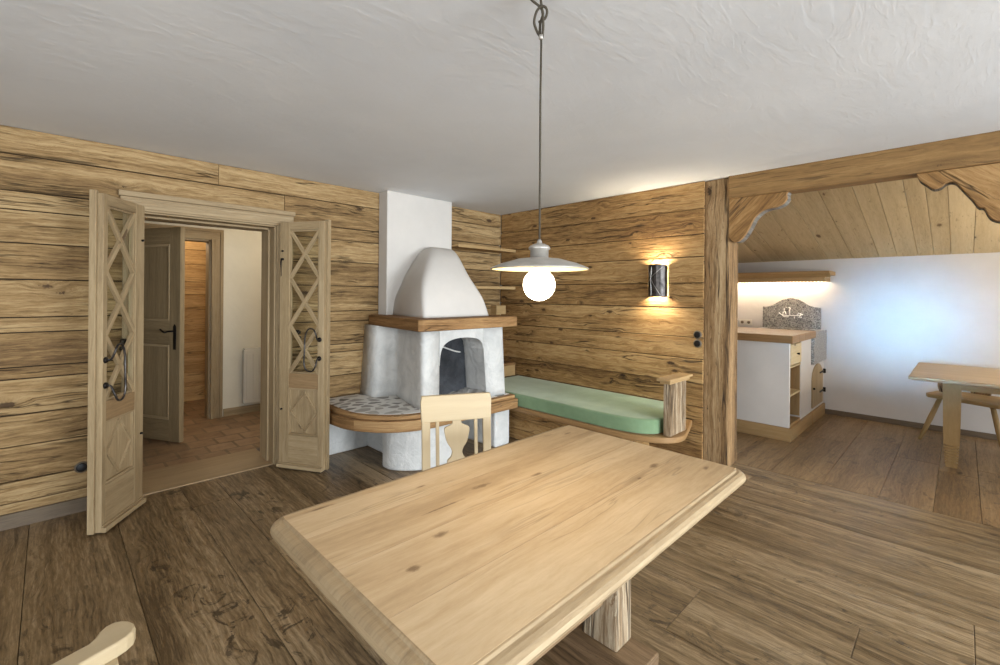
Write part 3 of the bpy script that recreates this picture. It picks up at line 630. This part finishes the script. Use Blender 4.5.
# ------------------------------------------------------------------ corner shelves between chimney and corner
for z,lab,b in ((1.885,'upper thin timber shelf in the corner above the fireplace','a'),(1.455,'lower thin timber shelf in the corner right of the hood','b')):
    r=thing('wall_shelf',lab,'shelf',(-.435,0,z),0,'corner shelves beside the chimney')
    m=MB(); m.box((-.43,-.25,0),(.43,-.002,.022),(1,0,0)); m.build('shelf_board',M_wallB,r,bevel=.003)
    m=MB(); m.box((-.43,-.256,-.006),(.43,-.25,.026),(1,0,0)); m.build('edge_strip',M_kit,r,bevel=.002)
r=thing('wall_box','small timber ledge box in the corner behind the green cushion','ledge',(-.4,0,.458))
m=MB(); m.box((-.36,-.27,.0),(.385,-.002,.12),(1,0,0)); m.build('box_body',M_kit,r,bevel=.004)
m=MB(); m.box((-.36,-.28,.12),(.385,-.002,.15),(1,0,0)); m.build('lid',M_mantel,r,bevel=.004)

# ------------------------------------------------------------------ corner bench, cushion
def endround(x0,y1,yend,rad,n=8):
    """plan: wall corner 0,y1 -> front x0, rounded at the (x0,yend) corner"""
    pts=[(-.004,y1),(x0,y1)]
    for k in range(n+1):
        a=R(90*k/n); pts.append((x0+rad-rad*math.cos(a),yend+rad-rad*math.sin(a)))
    pts.append((-.004,yend)); return pts
bn=thing('corner_bench','built-in timber bench along the sconce wall with a rounded end','bench',(-.4,-1.2,0))
BO=Matrix.Translation((.4,1.2,0))
m=MB(); m.prism([(-.004,-.29),(-.766,-.29)]+[tuple(p[:2]) for p in bez([(-.766,-1.9,0),(-.755,-2.12,0),(-.70,-2.30,0),(-.61,-2.41,0),(-.50,-2.45,0),(-.38,-2.43,0),(-.004,-2.315,0)],5)],XY,.302,.346,(0,1,0),M=BO); m.build('seat_board',M_kit2,bn,bevel=.008)
m=MB(); z=0
for z1 in (.1,.2,.298):
    m.box((-.66,-1.93,z+.002),(-.63,-.42,z1-.002),(0,1,0),M=BO); m.box((-.63,-1.93,z+.002),(-.004,-1.90,z1-.002),(1,0,0),M=BO); z=z1
m.build('base_panel',M_wallB,bn,bevel=.003)
ep=MB(); ep.box((-.600,-2.395,.346),(-.325,-2.345,.755),(0,0,1),M=BO); 
for x in (-.595,-.505,-.415): ep.box((x,-2.40,.346),(x+.085,-2.344,.745),(0,0,1),M=BO)
e=ep.build('end_panel',M_legw,bn,bevel=.004)
m=MB(); m.box((-.645,-2.42,.755),(-.25,-2.31,.775),(1,0,0),M=BO); m.box((-.622,-2.408,.735),(-.28,-2.325,.755),(1,0,0),M=BO); m.build('cap',M_kit,e,bevel=.006)
cu=MB(); base=[(-.004,-.30),(-.745,-.30)]+[tuple(p[:2]) for p in bez([(-.745,-1.85,0),(-.735,-2.05,0),(-.70,-2.20,0),(-.63,-2.29,0),(-.54,-2.32,0)],6)]+[(-.30,-2.25),(-.004,-2.16)]
def inset(poly,d):
    c=Vector((-.37,-1.25)); out=[]
    for x,y in poly: out.append((x+(d if x<-.05 else -d*.3)*(1 if x<-.3 else .6),y+(d if y<-1.25 else -d)))
    return out
rings=[[(x,y,z) for x,y in inset(base,d)] for z,d in ((.347,.008),(.353,.001),(.40,0),(.448,.001),(.456,.006),(.460,.016))]
cu.loft(rings,(0,1,0),False); c=cu.build('seat_cushion',M_cush); 
m_=c.modifiers.new('Bevel','BEVEL'); m_.width=.004; m_.segments=2; m_.limit_method='ANGLE'
tag(c,'long green velvet cushion lying on the corner bench','cushion')

# ------------------------------------------------------------------ dining table
TZ=.76; TX0,TX1,TY0,TY1=-3.435,-2.036,-3.372,-2.537
dt=thing('dining_table','big pale pine dining table with rounded moulded edge','table',((TX0+TX1)/2,(TY0+TY1)/2,0))
TT=Matrix.Translation((-(TX0+TX1)/2,-(TY0+TY1)/2,0))
m=MB()
def rr(i,r): return roundrect(TX0+i,TY0+i,TX1-i,TY1-i,max(r-i,.01),6)
prof=[(.030,.716),(.012,.719),(.003,.726),(.0,.735),(.003,.744),(.011,.751),(.022,.7545),(.029,.7548),(.032,.7555),(.036,.760)]
m.loft([[(x,y,z) for x,y in rr(i,.07)] for i,z in prof],(1,0,0),False,True,M=TT)
top_=m.build('tabletop',M_tedge,dt,bevel=.0015)
# plank variation on the top: separate boards flush in the middle
m=MB(); yb=[TY0+.04,TY0+.235,TY0+.45,TY0+.63,TY1-.04]
for i in range(4): m.box((TX0+.04,yb[i]+.0007,.757),(TX1-.04,yb[i+1]-.0007,.7607),(1,0,0),M=TT)
m.build('top_boards',M_table,top_)
for x in (-2.36,-3.13):
    m=MB(); m.box((x-.053,-3.047,.105),(x+.053,-2.895,.716),(0,0,1),M=TT); m.build('leg',M_legw,dt,bevel=.008)
    m=MB(); m.box((x-.14,-3.15,0),(x+.065,-2.77,.105),(0,1,0),M=TT); m.build('foot',M_foot,dt,bevel=.006)
    m=MB(); m.box((x-.06,-3.28,.66),(x+.06,-2.64,.7155),(0,1,0),M=TT); m.build('cleat',M_foot,dt,bevel=.006)
m=MB(); m.box((-3.10,-2.99,.25),(-2.40,-2.93,.37),(1,0,0),M=TT); m.build('stretcher',M_foot,dt,bevel=.006)

# ------------------------------------------------------------------ dining chair by the fireplace
def taper_leg(m,a,b,ra,rb,n=4):
    a,b=Vector(a),Vector(b)
    A=[(a.x+sx*ra,a.y+sy*ra,a.z) for sx,sy in ((-1,-1),(1,-1),(1,1),(-1,1))]; B=[(b.x+sx*rb,b.y+sy*rb,b.z) for sx,sy in ((-1,-1),(1,-1),(1,1),(-1,1))]
    m.loft([A,B],tuple((a-b).normalized()),False)
ch=thing('dining_chair','pale wooden chair with vase shaped back splat between table and fireplace','chair',(-2.49,-2.30,0),R(-27.4))
m=MB(); m.prism([(-.17,.19),(.17,.19),(.205,-.20),(-.205,-.20)],XY,.43,.458,(0,1,0)); m.build('seat',M_chair,ch,bevel=.008)
for x,y in ((-.17,-.165),(.17,-.165)):
    m=MB(); taper_leg(m,(x,y,.43),(x*1.05,y*1.05,0),.02,.014); m.build('leg',M_chair,ch,bevel=.003)
for x in (-.15,.15):
    m=MB(); taper_leg(m,(x,.165,.43),(x*1.05,.215,0),.02,.015); m.build('leg',M_chair,ch,bevel=.003)
yb=lambda z:.175+.045*(z-.458)/.42
for s in (-1,1):
    m=MB(); x0,x1=s*.135,s*.176
    m.prism([(x0,.458),(x1,.458),(x1,.755),(x0,.755)],lambda a,b,d:(a,yb(b)+d,b),-.011,.011,(0,0,1)); m.build('back_stile',M_chair,ch,bevel=.003)
m=MB(); m.prism([(-.178,.752),(.178,.752),(.182,.85),(.176,.88),(-.176,.88),(-.182,.85)],lambda a,b,d:(a,yb(b)+d,b),-.012,.012,(1,0,0)); m.build('top_rail',M_chair,ch,bevel=.004)
half=bez([(.022,.753,0),(.024,.738,0),(.040,.728,0),(.063,.715,0),(.060,.680,0),(.050,.645,0),(.033,.620,0),(.026,.598,0),(.034,.575,0),(.05,.56,0),(.048,.53,0),(.034,.50,0),(.04,.458,0)],4)
pl=[(p[0],p[1]) for p in half]+[(-p[0],p[1]) for p in reversed(half)]
m=MB(); m.prism(pl,lambda a,b,d:(a,yb(b)+d,b),-.007,.007,(0,0,1)); m.build('splat',M_chair,ch,bevel=.002)
for s in (-1,1):
    m=MB(); x=s*.098
    m.prism([(x-.0085,.458),(x+.0085,.458),(x+.0085,.753),(x-.0085,.753)],lambda a,b,d:(a,yb(b)+d,b),-.007,.007,(0,0,1)); m.build('spindle',M_chair,ch,bevel=.002)
m=MB(); m.box((-.15,-.18,.375),(.15,-.16,.43)); m.box((-.14,.155,.375),(.14,.175,.43)); m.box((-.18,-.15,.375),(-.16,.15,.43)); m.box((.16,-.15,.375),(.18,.15,.43)); m.build('seat_frame',M_chair,ch,bevel=.003)

# ------------------------------------------------------------------ armchair at the near end of the table (its arm shows)
ac=thing('armchair','pale wooden armchair whose scrolled armrest shows in the near left corner','chair',(-3.96,-2.955,0),R(90))
# local: front = -y -> world +x ; local x -> world y
m=MB(); m.prism([(-.20,.20),(.20,.20),(.265,-.22),(-.265,-.22)],XY,.43,.458,(0,1,0)); m.build('seat',M_chair,ac,bevel=.008)
for x,y in ((-.20,-.18),(.20,-.18),(-.17,.17),(.17,.17)):
    m=MB(); taper_leg(m,(x,y,.43),(x*1.08,y*1.12,0),.022,.016); m.build('leg',M_chair,ac,bevel=.003)
for s in (-1,1):
    m=MB(); x0,x1=s*.155,s*.197
    m.prism([(x0,.458),(x1,.458),(x1,.80),(x0,.80)],lambda a,b,d:(a,yb(b)+.02+d,b),-.012,.012,(0,0,1)); m.build('back_stile',M_chair,ac,bevel=.003)
    # armrest: widened rounded tip, waisted behind
    wp=[(-4.20,-2.715),(-4.00,-2.705),(-3.90,-2.702),(-3.856,-2.701),(-3.827,-2.691),(-3.805,-2.684),(-3.794,-2.672),(-3.786,-2.655),(-3.776,-2.644),(-3.762,-2.639),(-3.748,-2.645),(-3.738,-2.656),(-3.731,-2.672),(-3.730,-2.688),(-3.735,-2.702),(-3.746,-2.713),(-3.762,-2.721),(-3.795,-2.732),(-3.83,-2.745),(-3.90,-2.752),(-4.00,-2.752),(-4.20,-2.748)]
    ap=[(s*(Y_+2.955),-(X_+3.96)) for X_,Y_ in wp]
    m=MB(); m.prism(ap,XY,.650,.681,(0,1,0)); m.build('armrest',M_chair,ac,bevel=.005,seg=3)
    xs=s*.245
    m=MB(); m.loft([[(xs+a*h,-.165+b*h,z) for a,b in ((-1,-1),(1,-1),(1,1),(-1,1))] for z,h in ((.44,.018),(.50,.016),(.57,.022),(.62,.026),(.651,.034))],(0,0,1),False); m.build('arm_post',M_chair,ac,bevel=.003)
m=MB(); m.prism([(-.20,.77),(.20,.77),(.203,.88),(.195,.91),(-.195,.91),(-.203,.88)],lambda a,b,d:(a,yb(b)+.02+d,b),-.012,.012,(1,0,0)); m.build('top_rail',M_chair,ac,bevel=.004)
m=MB(); m.prism([(a*1.1,b) for a,b in pl],lambda a,b,d:(a,yb(b)+.02+d,.458+(b-.458)*1.06),-.007,.007,(0,0,1)); m.build('splat',M_chair,ac,bevel=.002)

# ------------------------------------------------------------------ pendant lamp
LX,LY=-2.755,-2.963
pl_=thing('pendant_lamp','grey metal disc pendant lamp with lit globe bulb over the dining table','lamp',(LX,LY,0))
def fr(r,z): return (r,z)
m=MB(); m.lathe([(.0205,1.503),(.03,1.505),(.07,1.500),(.12,1.486),(.150,1.474),(.156,1.470),(.1555,1.467),(.149,1.4705),(.119,1.482),(.07,1.496),(.03,1.500),(.0205,1.500)],n=64,cap=False); m.build('shade',M_lampgrey,pl_)
m=MB(); m.lathe([(.022,1.4985),(.07,1.4945),(.119,1.4805),(.148,1.4695),(.154,1.4665),(.148,1.4690),(.119,1.4798),(.07,1.4938),(.022,1.4978)],n=64,cap=False); m.build('shade_lining',M_lampin,pl_)
m=MB(); m.lathe([(.0,1.505),(.029,1.505),(.029,1.529),(.034,1.532),(.035,1.536),(.029,1.543),(.018,1.548),(.009,1.550),(.008,1.556),(.0045,1.563),(0,1.564)],n=32); m.build('cap',M_lampgrey,pl_)
m=MB(); m.lathe([(0,1.50),(.018,1.50),(.02,1.47),(.018,1.462),(0,1.462)],n=24); m.build('lamp_socket',M_porc,pl_)
bc=1.419; rb_=.051
prof=[(.001,bc-rb_)]+[(rb_*math.sin(a),bc-rb_*math.cos(a)) for a in [PI*k/20 for k in range(1,18)]]+[(.016,1.466),(.001,1.4665)]
m=MB(); m.lathe(prof,n=32); m.build('globe_bulb',M_bulb,pl_)
m=MB(); m.tube([(0,0,1.562),(.0005,.0005,1.75),(0,.001,2.0),(.001,0,2.20)],.0034,8); m.build('cord',M_cord,pl_)
rv=Vector((.7117,-.7025,0))    # across the lamp as the knot hangs
def kp(a,z,d=0): p=rv*a+Vector((.70,.71,0))*d; return (p.x,p.y,z)
m=MB()
m.tube(bez([kp(0,2.205),kp(-.012,2.225,.004),kp(-.022,2.255,.004),kp(-.016,2.285,0),kp(-.002,2.30,-.006),kp(.012,2.298,-.006),kp(.018,2.285,-.004),kp(.012,2.268,.004),kp(-.008,2.258,.008)],5),.0042,8)
m.tube(bez([kp(.004,2.205),kp(.006,2.24,-.006),kp(.004,2.28,-.004),kp(.0,2.31,0),kp(-.004,2.35,0)],5),.0042,8)
m.tube(bez([kp(-.003,2.205,.004),kp(-.003,2.25,.006),kp(.006,2.285,.006),kp(-.004,2.305,.004),kp(-.028,2.322,0),kp(-.055,2.338,-.02),kp(-.09,2.349,-.06)],5),.0042,8)
m.build('cord_knot',M_cord,pl_)
m=MB(); m.lathe([(0,2.198),(.007,2.2),(.0075,2.212),(0,2.214)],n=16); m.build('cord_clamp',M_lampgrey,pl_)
m=MB(); m.lathe([(0,2.349),(.012,2.349),(.010,2.338),(.004,2.332),(0,2.332)],n=16); m.build('ceiling_hook',M_metal_dark,pl_)

# ------------------------------------------------------------------ wall sconce
sc=thing('wall_sconce','half round hammered iron wall lamp shining up and down the timber wall','lamp',(0,-2.005,1.517))
m=MB(); n=14; rr_=.085; rings=[]
for z in (-.139,-.135,.135,.139):
    q=rr_-(.003 if abs(z)>.137 else 0)
    rings.append([(-.004-q*math.sin(PI*k/n),-q*math.cos(PI*k/n),z+(.012*math.sin(PI*k/n) if z>0 else -.0*k)) for k in range(n+1)]+[(-.004-(q-.006)*math.sin(PI*k/n),-(q-.006)*math.cos(PI*k/n),z+(.012*math.sin(PI*k/n) if z>0 else 0)) for k in range(n,-1,-1)])
m.loft(rings,(0,0,1),False); m.build('shade',M_iron,sc)
m=MB()
for pts in ([(.60,-.13),(.62,.0),(.6,.13)],[(.30,-.12),(.62,.02),(.80,.12)],[(.86,-.03),(.62,.03),(.25,.12)]):
    m.tube([(-.004-(rr_+.001)*math.sin(PI*(1-a)),-(rr_+.001)*math.cos(PI*(1-a)),z) for a,z in bez([(a,z,0) for a,z in pts],6) for a,z in [(a,z)]] if False else [(-.004-(rr_+.0015)*math.sin(PI*a),(rr_+.0015)*math.cos(PI*a)*-1,z) for a,z,_ in bez([(a,z,0) for a,z in pts],6)],.0022,6)
m.build('inlay',M_silver,sc)
m=MB(); m.box((-.004,-.06,-.10),(0,.06,.10)); m.build('back_plate',M_metal_dark,sc)
M_scb=emit('lit_sconce_bulb',(255,238,206),1100)
for z in (-.095,.10):
    m=MB(); m.lathe([(.001,z-.025),(.018,z-.018),(.022,z),(.018,z+.018),(.001,z+.025)],-.04,0,16); m.build('bulb',M_scb,sc)

# ------------------------------------------------------------------ sockets
def socket(loc,rz,label,rose,grp=None):
    o=thing('wall_socket' ,label,'socket',loc,rz,grp)
    m=MB(); m.tube([(0,-.001,0),(0,-.006,0)],[.036,.033],24); m.build('cover_ring',M_greyring if rose else M_black,o)
    m=MB(); m.tube([(0,-.006,0),(0,-.012,0),(0,-.013,0)],[.028,.026,.02],24); m.build('insert',M_black,o)
    return o
socket((-.0,-2.352,1.066),R(-90),'upper of two round black sockets on the sconce wall beside the post',True,'paired wall sockets')
socket((-.0,-2.352,.992),R(-90),'lower of two round black sockets on the sconce wall beside the post',True,'paired wall sockets')
socket((-3.712,0,.275),0,'single black round socket low on the boards left of the double door',True)

for yy,lab in ((-1.835,'white wall socket above the worktop, nearer to the timber post'),(-1.915,'white wall socket above the worktop, nearer to the granite backsplash')):
    o=thing('wall_socket',lab,'socket',(2.75,yy,1.048),R(-90),'white sockets above the worktop')
    m=MB(); m.prism(roundrect(-.037,-.037,.037,.037,.008),XZ,-.009,-.001,(1,0,0)); m.build('cover_plate',M_rad,o,bevel=.002)
    m=MB(); m.tube([(0,-.009,0),(0,-.0105,0)],[.02,.019],20); m.build('insert',M_greyring,o)
wbk=thing('wood_block','small light timber block on the corner wall right of the fireplace hood','block',(-.08,-.05,1.157))
m=MB(); m.box((-.078,-.05,0),(.076,.056,.105),(1,0,0)); m.build('block_body',M_kit,wbk,bevel=.004)
# ------------------------------------------------------------------ kitchen
kc=thing('kitchen_cabinet','white kitchen base cabinet with open wooden shelves at its corner','cabinet',(1.9,-2.0,0)); KT=Matrix.Translation((-1.9,2.0,0))
m=MB(); m.box((1.19,-2.745,.128),(1.225,-1.12,.944),M=KT); m.build('end_panel',M_panel,kc,bevel=.004)
m=MB(); m.box((1.64,-2.745,.128),(2.08,-2.14,.944),M=KT); m.build('plaster_block',M_white,kc,bevel=.006)
m=MB(); m.box((1.225,-2.20,.148),(1.64,-2.18,.944),M=KT); m.box((1.225,-2.74,.128),(1.64,-2.2,.15),M=KT); m.box((1.2255,-2.735,.168),(1.232,-2.2,.94),M=KT); m.box((1.633,-2.735,.168),(1.6395,-2.2,.94),M=KT); m.build('inner_lining',M_kit,kc)
for z in (.42,.695): m=MB(); m.box((1.226,-2.742,z),(1.639,-2.2,z+.018),(1,0,0),M=KT); m.build('shelf',M_slope,kc,bevel=.002)
m=MB(); m.box((1.235,-2.75,.725),(1.63,-2.4,.925),(1,0,0),M=KT); dw=m.build('drawer',M_slope,kc,bevel=.004)
m=MB(); m.tube([(1.45,-2.75,.825),(1.45,-2.768,.825),(1.45,-2.775,.825)],[.006,.012,.01],12,M=KT); m.build('knob',M_metal_dark,dw)
m=MB(); m.box((1.19,-2.762,0),(2.07,-2.735,.127),(1,0,0),M=KT); m.box((1.178,-2.762,0),(1.205,-1.12,.127),(0,1,0),M=KT); m.build('plinth',M_kit,kc,bevel=.003)
sc2=thing('sink_cabinet','white plastered sink base with a grey arched wooden door','cabinet',(2.4,-2.5,0)); SC=Matrix.Translation((-2.4,2.5,0))
m=MB(); m.box((2.083,-2.745,.128),(2.748,-2.14,.643),M=SC); m.build('plaster_block',M_white,sc2,bevel=.006)
m=MB(); m.box((2.083,-2.762,0),(2.732,-2.735,.127),(1,0,0),M=SC); m.build('plinth',M_kit,sc2,bevel=.003)
kc,KT=sc2,SC
ad=[(2.10,.165),(2.62,.165),(2.62,.47)]+[(2.36+.26*math.cos(R(a)),.47+.165*math.sin(R(a))) for a in range(10,180,10)]+[(2.10,.47)]
m=MB(); m.prism(ad,XZ,-2.757,-2.745,(0,0,1),M=KT); adr=m.build('arched_door',M_door,kc,bevel=.003)
for z in (.30,.52):
    m=MB(); m.box((2.45,-2.764,z-.008),(2.66,-2.757,z+.008),(1,0,0),M=KT); m.tube([(2.66,-2.765,z-.025),(2.66,-2.765,z+.025)],.014,10,M=KT); m.build('hinge',M_metal_dark,adr)
m=MB(); m.tube([(2.13,-2.757,.38),(2.13,-2.775,.38)],.011,10,M=KT); m.build('knob',M_metal_dark,adr)
wt=thing('worktop','thick wooden kitchen worktop on the white cabinet','worktop',(1.6,-2.0,.946)); WT=Matrix.Translation((-1.6,2.0,-.946))
m=MB()
for i,(a,b) in enumerate(((1.12,1.38),(1.38,1.62),(1.62,1.86),(1.86,2.095))): m.box((a,-2.785,.946),(b-.0006,-1.12,1.02),(0,1,0),M=WT)
m.build('slab',M_kit2,wt,bevel=.003)
sk=thing('stone_sink','pale grey granite sink front at the right end of the worktop','sink',(2.42,-2.45,.646)); ST=Matrix.Translation((-2.42,2.45,-.646))
m=MB(); m.box((2.10,-2.77,.646),(2.745,-2.70,1.0),M=ST); m.box((2.10,-2.70,.646),(2.16,-2.15,1.0),M=ST); m.box((2.69,-2.70,.646),(2.745,-2.15,1.0),M=ST); m.box((2.10,-2.15,.646),(2.745,-2.11,1.0),M=ST); m.box((2.16,-2.70,.646),(2.69,-2.15,.70),M=ST); m.build('basin',M_gran2,sk,bevel=.006)
m=MB(); m.lathe([(0,.7),(.03,.7),(.03,.704),(0,.704)],2.42-2.42,0,16,M=Matrix.Translation((0,0,-.646))); m.build('drain',M_silver,sk)
# backsplash stone with carved motif
bs=thing('backsplash','speckled granite backsplash with arched top and pale carved motif','backsplash',(2.75,-2.40,1.0))
half=[(-.315,0),(-.315,.262),(-.25,.268),(-.20,.285),(-.14,.325),(-.08,.36),(0,.378)]
poly=[(a,b) for a,b in half]+[(-a,b) for a,b in reversed(half[:-1])]
m=MB(); m.prism(poly,YZ,-.025,-.001,(0,1,0)); m.build('slab',M_gran,bs,bevel=.004)
M_motif=plain('pale_carving',(236,232,226),.7)
m=MB()
for pts,rad in (([(.13,.19),(.10,.165),(.05,.155),(0,.158),(-.06,.158),(-.10,.165),(-.13,.175)],.006),([(.10,.165),(.07,.14),(.02,.14)],.005),([(.085,.17),(.08,.20),(.06,.205),(.05,.17)],.006),([(.07,.21),(.07,.245)],.005),([(.01,.16),(.012,.22),(.005,.25),(.02,.262),(.0,.235)],.007),([(-.07,.165),(-.085,.19),(-.11,.185),(-.105,.16),(-.085,.14),(-.12,.14)],.006),([(-.04,.145),(-.045,.12)],.004),([(.035,.255),(.055,.262)],.004)):
    m.tube([(-.027,a,b) for a,b in pts],rad,6)
m.build('carved_motif',M_motif,bs)
# scalloped cornice with lights behind
cn=thing('light_cornice','wooden wall cornice with scalloped lower edge above the sink','cornice',(2.6,-2.2,1.56)); CT=Matrix.Translation((-2.6,2.2,-1.56))
y0,y1=-2.80,-1.12; lo=[]; y=y0
while y<y1-1e-6:
    for k in range(5):
        a=PI*k/4; lo.append((y+.035*(k/4.0),1.577-.014*math.sin(a)))
    y+=.035
m=MB(); m.prism(lo+[(y1,1.645),(y0,1.645)],YZ,2.47,2.49,(0,1,0),M=CT); m.box((2.49,y0,1.572),(2.748,y0+.02,1.645),(1,0,0),M=CT); m.build('scalloped_board',M_kit,cn,bevel=.001)
m=MB(); pr=[(2.47,1.62),(2.455,1.635),(2.43,1.655),(2.40,1.672),(2.395,1.69),(2.748,1.69),(2.748,1.645),(2.47,1.645)]
m.prism(pr,XZ,y0-.05,y1,(0,1,0),M=CT); m.build('crown_moulding',M_kit,cn,bevel=.003)
M_tube=emit('lit_cornice_tube',(255,240,214),80)
m=MB(); m.tube([(2.62,-2.72,1.615),(2.62,-1.3,1.615)],.013,10,M=CT); m.build('light_tube',M_tube,cn)

# ------------------------------------------------------------------ alcove table and chair
at_=thing('side_table','smaller pale wooden table by the white alcove wall with ringed legs','table',(1.63,-4.25,0)); AT=Matrix.Translation((-1.63,4.25,0))
M_table2=wood('dull_pine_tabletop',(140,116,86),(172,150,118),(190,170,140),knot=(110,84,54),grain=10,stretch=.55,var=.1,cracks=.1,knots=.25,knotscale=2,rough=.4,bump=.05,contrast=.6,fine=.25)
M_leg2=wood('tan_table_leg',(138,112,72),(166,138,94),(184,156,112),knot=(110,80,46),grain=12,var=.1,cracks=.05,knots=.1,rough=.55,bump=.06,contrast=.6)
m=MB(); m.loft([[(x,y,z) for x,y in roundrect(1.055+i,-4.9+i,2.205-i,-3.603-i,.025)] for i,z in ((.012,.730),(.0,.736),(.0,.754),(.006,.760))],(0,1,0),False,M=AT); m.build('tabletop',M_table2,at_,bevel=.002)
for x,y in ((1.43,-3.85),(1.86,-3.852),(1.43,-4.65),(1.86,-4.65)):
    m=MB(); d=.5; prof=[(.082,.722),(.080,.62),(.074,.30),(.070,.185)]
    z=.185
    for k in range(7): prof+= [(.048-.001*k,z-.003),(.048-.001*k,z-.010),(.068-.0018*k,z-.012),(.068-.0018*k,z-.022)]; z-=.022
    prof+=[(.052,.025),(.050,0)]
    # board-like leg seen across the room diagonal
    m.loft([[(a*h*.5,b*h*.68,z_) for a,b in ((-1,-1),(1,-1),(1,1),(-1,1))] for h,z_ in prof],(0,0,1),False,M=AT@Matrix.Translation((x,y,0))); m.build('leg',M_leg2,at_)
m=MB(); m.box((1.40,-4.66,.64),(1.46,-3.86,.722),(0,1,0),M=AT); m.box((1.83,-4.66,.64),(1.89,-3.86,.722),(0,1,0),M=AT); m.build('apron',M_leg2,at_,bevel=.003)
pc=thing('peasant_chair','low backed wooden peasant chair with splayed legs behind the small alcove table','chair',(2.34,-3.97,0),R(-19))
m=MB(); m.prism([(-.255,-.26),(-.215,.24),(-.17,.27),(.16,.27),(.21,.24),(.235,-.24),(.20,-.29),(-.22,-.30)],XY,.425,.463,(0,1,0)); m.build('seat',M_leg2,pc,bevel=.008)
for a,b in (((-.12,.18,.425),(-.21,.30,0)),((.13,.18,.425),(.255,.27,0)),((-.12,-.18,.425),(-.21,-.29,0)),((.13,-.18,.425),(.24,-.27,0))):
    m=MB(); m.tube([a,((a[0]+b[0])/2,(a[1]+b[1])/2,.21),b],[.019,.023,.015],8); m.build('leg',M_leg2,pc)
m=MB(); hb=bez([(.07,.463,0),(.075,.52,0),(.10,.57,0),(.13,.62,0),(.12,.66,0),(.07,.675,0),(0,.68,0)],4)
m.prism([(p[0],p[1]) for p in hb]+[(-p[0],p[1]) for p in reversed(hb[:-1])],lambda a,b,d:(.20+.22*(b-.463)+d,a,b),-.011,.011,(0,0,1)); m.build('back_board',M_post,pc,bevel=.004)
for s in (-1,1):
    m=MB(); m.tube(bez([(.02,s*.215,.455),(.0,s*.225,.52),(.02,s*.235,.58),(-.02,s*.24,.61)],4),[.022]*5+[.02]*4+[.018]*4,8); m.build('arm_support',M_post,pc)
    m=MB(); m.box((-.14,s*.24-.03,.61),(.27,s*.24+.03,.635),(1,0,0)); m.build('armrest',M_leg2,pc,bevel=.008)

# ------------------------------------------------------------------ lights
def area(name,loc,target,sx,sy,power,col,spread=180):
    l=bpy.data.lights.new(name,'AREA'); l.shape='RECTANGLE'; l.size=sx; l.size_y=sy; l.energy=power; l.color=col; l.spread=R(spread)
    o=bpy.data.objects.new(name,l); C.objects.link(o); o.location=loc
    d=Vector(target)-Vector(loc); o.rotation_euler=d.to_track_quat('-Z','Y').to_euler(); return o
def point(name,loc,power,col,rad=.05):
    l=bpy.data.lights.new(name,'POINT'); l.energy=power; l.color=col; l.shadow_soft_size=rad
    o=bpy.data.objects.new(name,l); C.objects.link(o); o.location=loc; return o
DAY=(.84,.93,1.0); WARM=(1.0,.80,.52)
area('daylight_window_rear_right',(-1.6,YR-.12,1.3),(-1.6,0,.9),2.4,1.8,440,DAY,160)
area('daylight_window_rear_left',(-4.5,YR-.12,1.3),(-4.5,0,.9),2.2,1.8,250,DAY,160)
area('added_fill_far_left',(XW-.12,-3.8,1.4),(0,-3.0,1.0),1.5,1.2,85,DAY,170)  # added fill at the unseen side window, evens out the ceiling
area('daylight_alcove_window',(1.4,-6.40,1.3),(1.4,-2,.3),1.7,1.2,60,DAY,170)
area('window_beam',(XW-.06,-3.72,1.42),(2.75,-3.46,1.12),.7,.4,5.5,(.22,.58,1.0),10)  # added narrow blue light, throws the bluish patch on the alcove wall
point('pendant_glow',(LX,LY,1.335),9,WARM,.03)
point('hall_lamp',(-2.0,1.0,2.1),15,(1.0,.90,.74),.12)
point('inner_room_lamp',(-2.9,2.5,2.1),15,(1.0,.82,.58),.08)
point('alcove_lamp',(1.35,-4.95,1.35),42,(1.0,.82,.56),.08)
w=bpy.data.worlds.new('World'); bpy.context.scene.world=w; w.use_nodes=True
w.node_tree.nodes['Background'].inputs[0].default_value=(.75,.86,1,1); w.node_tree.nodes['Background'].inputs[1].default_value=.8

# ------------------------------------------------------------------ camera
cd=bpy.data.cameras.new('Camera'); cam=bpy.data.objects.new('Camera',cd); C.objects.link(cam)
f,yaw,roll,cy=456.92,R(45.382),R(.4547),294.866
cd.sensor_fit='HORIZONTAL'; cd.sensor_width=36; cd.lens=f/1000*36; cd.shift_y=-(332.5-cy)/1000; cd.clip_start=.02
fw=Vector((math.cos(yaw),math.sin(yaw),0)); rt=Vector((math.sin(yaw),-math.cos(yaw),0)); up=Vector((0,0,1))
c_,s_=math.cos(roll),math.sin(roll); r2=c_*rt+s_*up; u2=-s_*rt+c_*up
Mx=Matrix((r2,u2,-fw)).transposed().to_4x4(); Mx.translation=(-3.864,-3.91,1.386); cam.matrix_world=Mx
sc_=bpy.context.scene; sc_.camera=cam
vs_=sc_.view_settings; vs_.view_transform='Standard'; vs_.look='None'; vs_.gamma=1; vs_.use_curve_mapping=False; vs_.exposure=-0.13
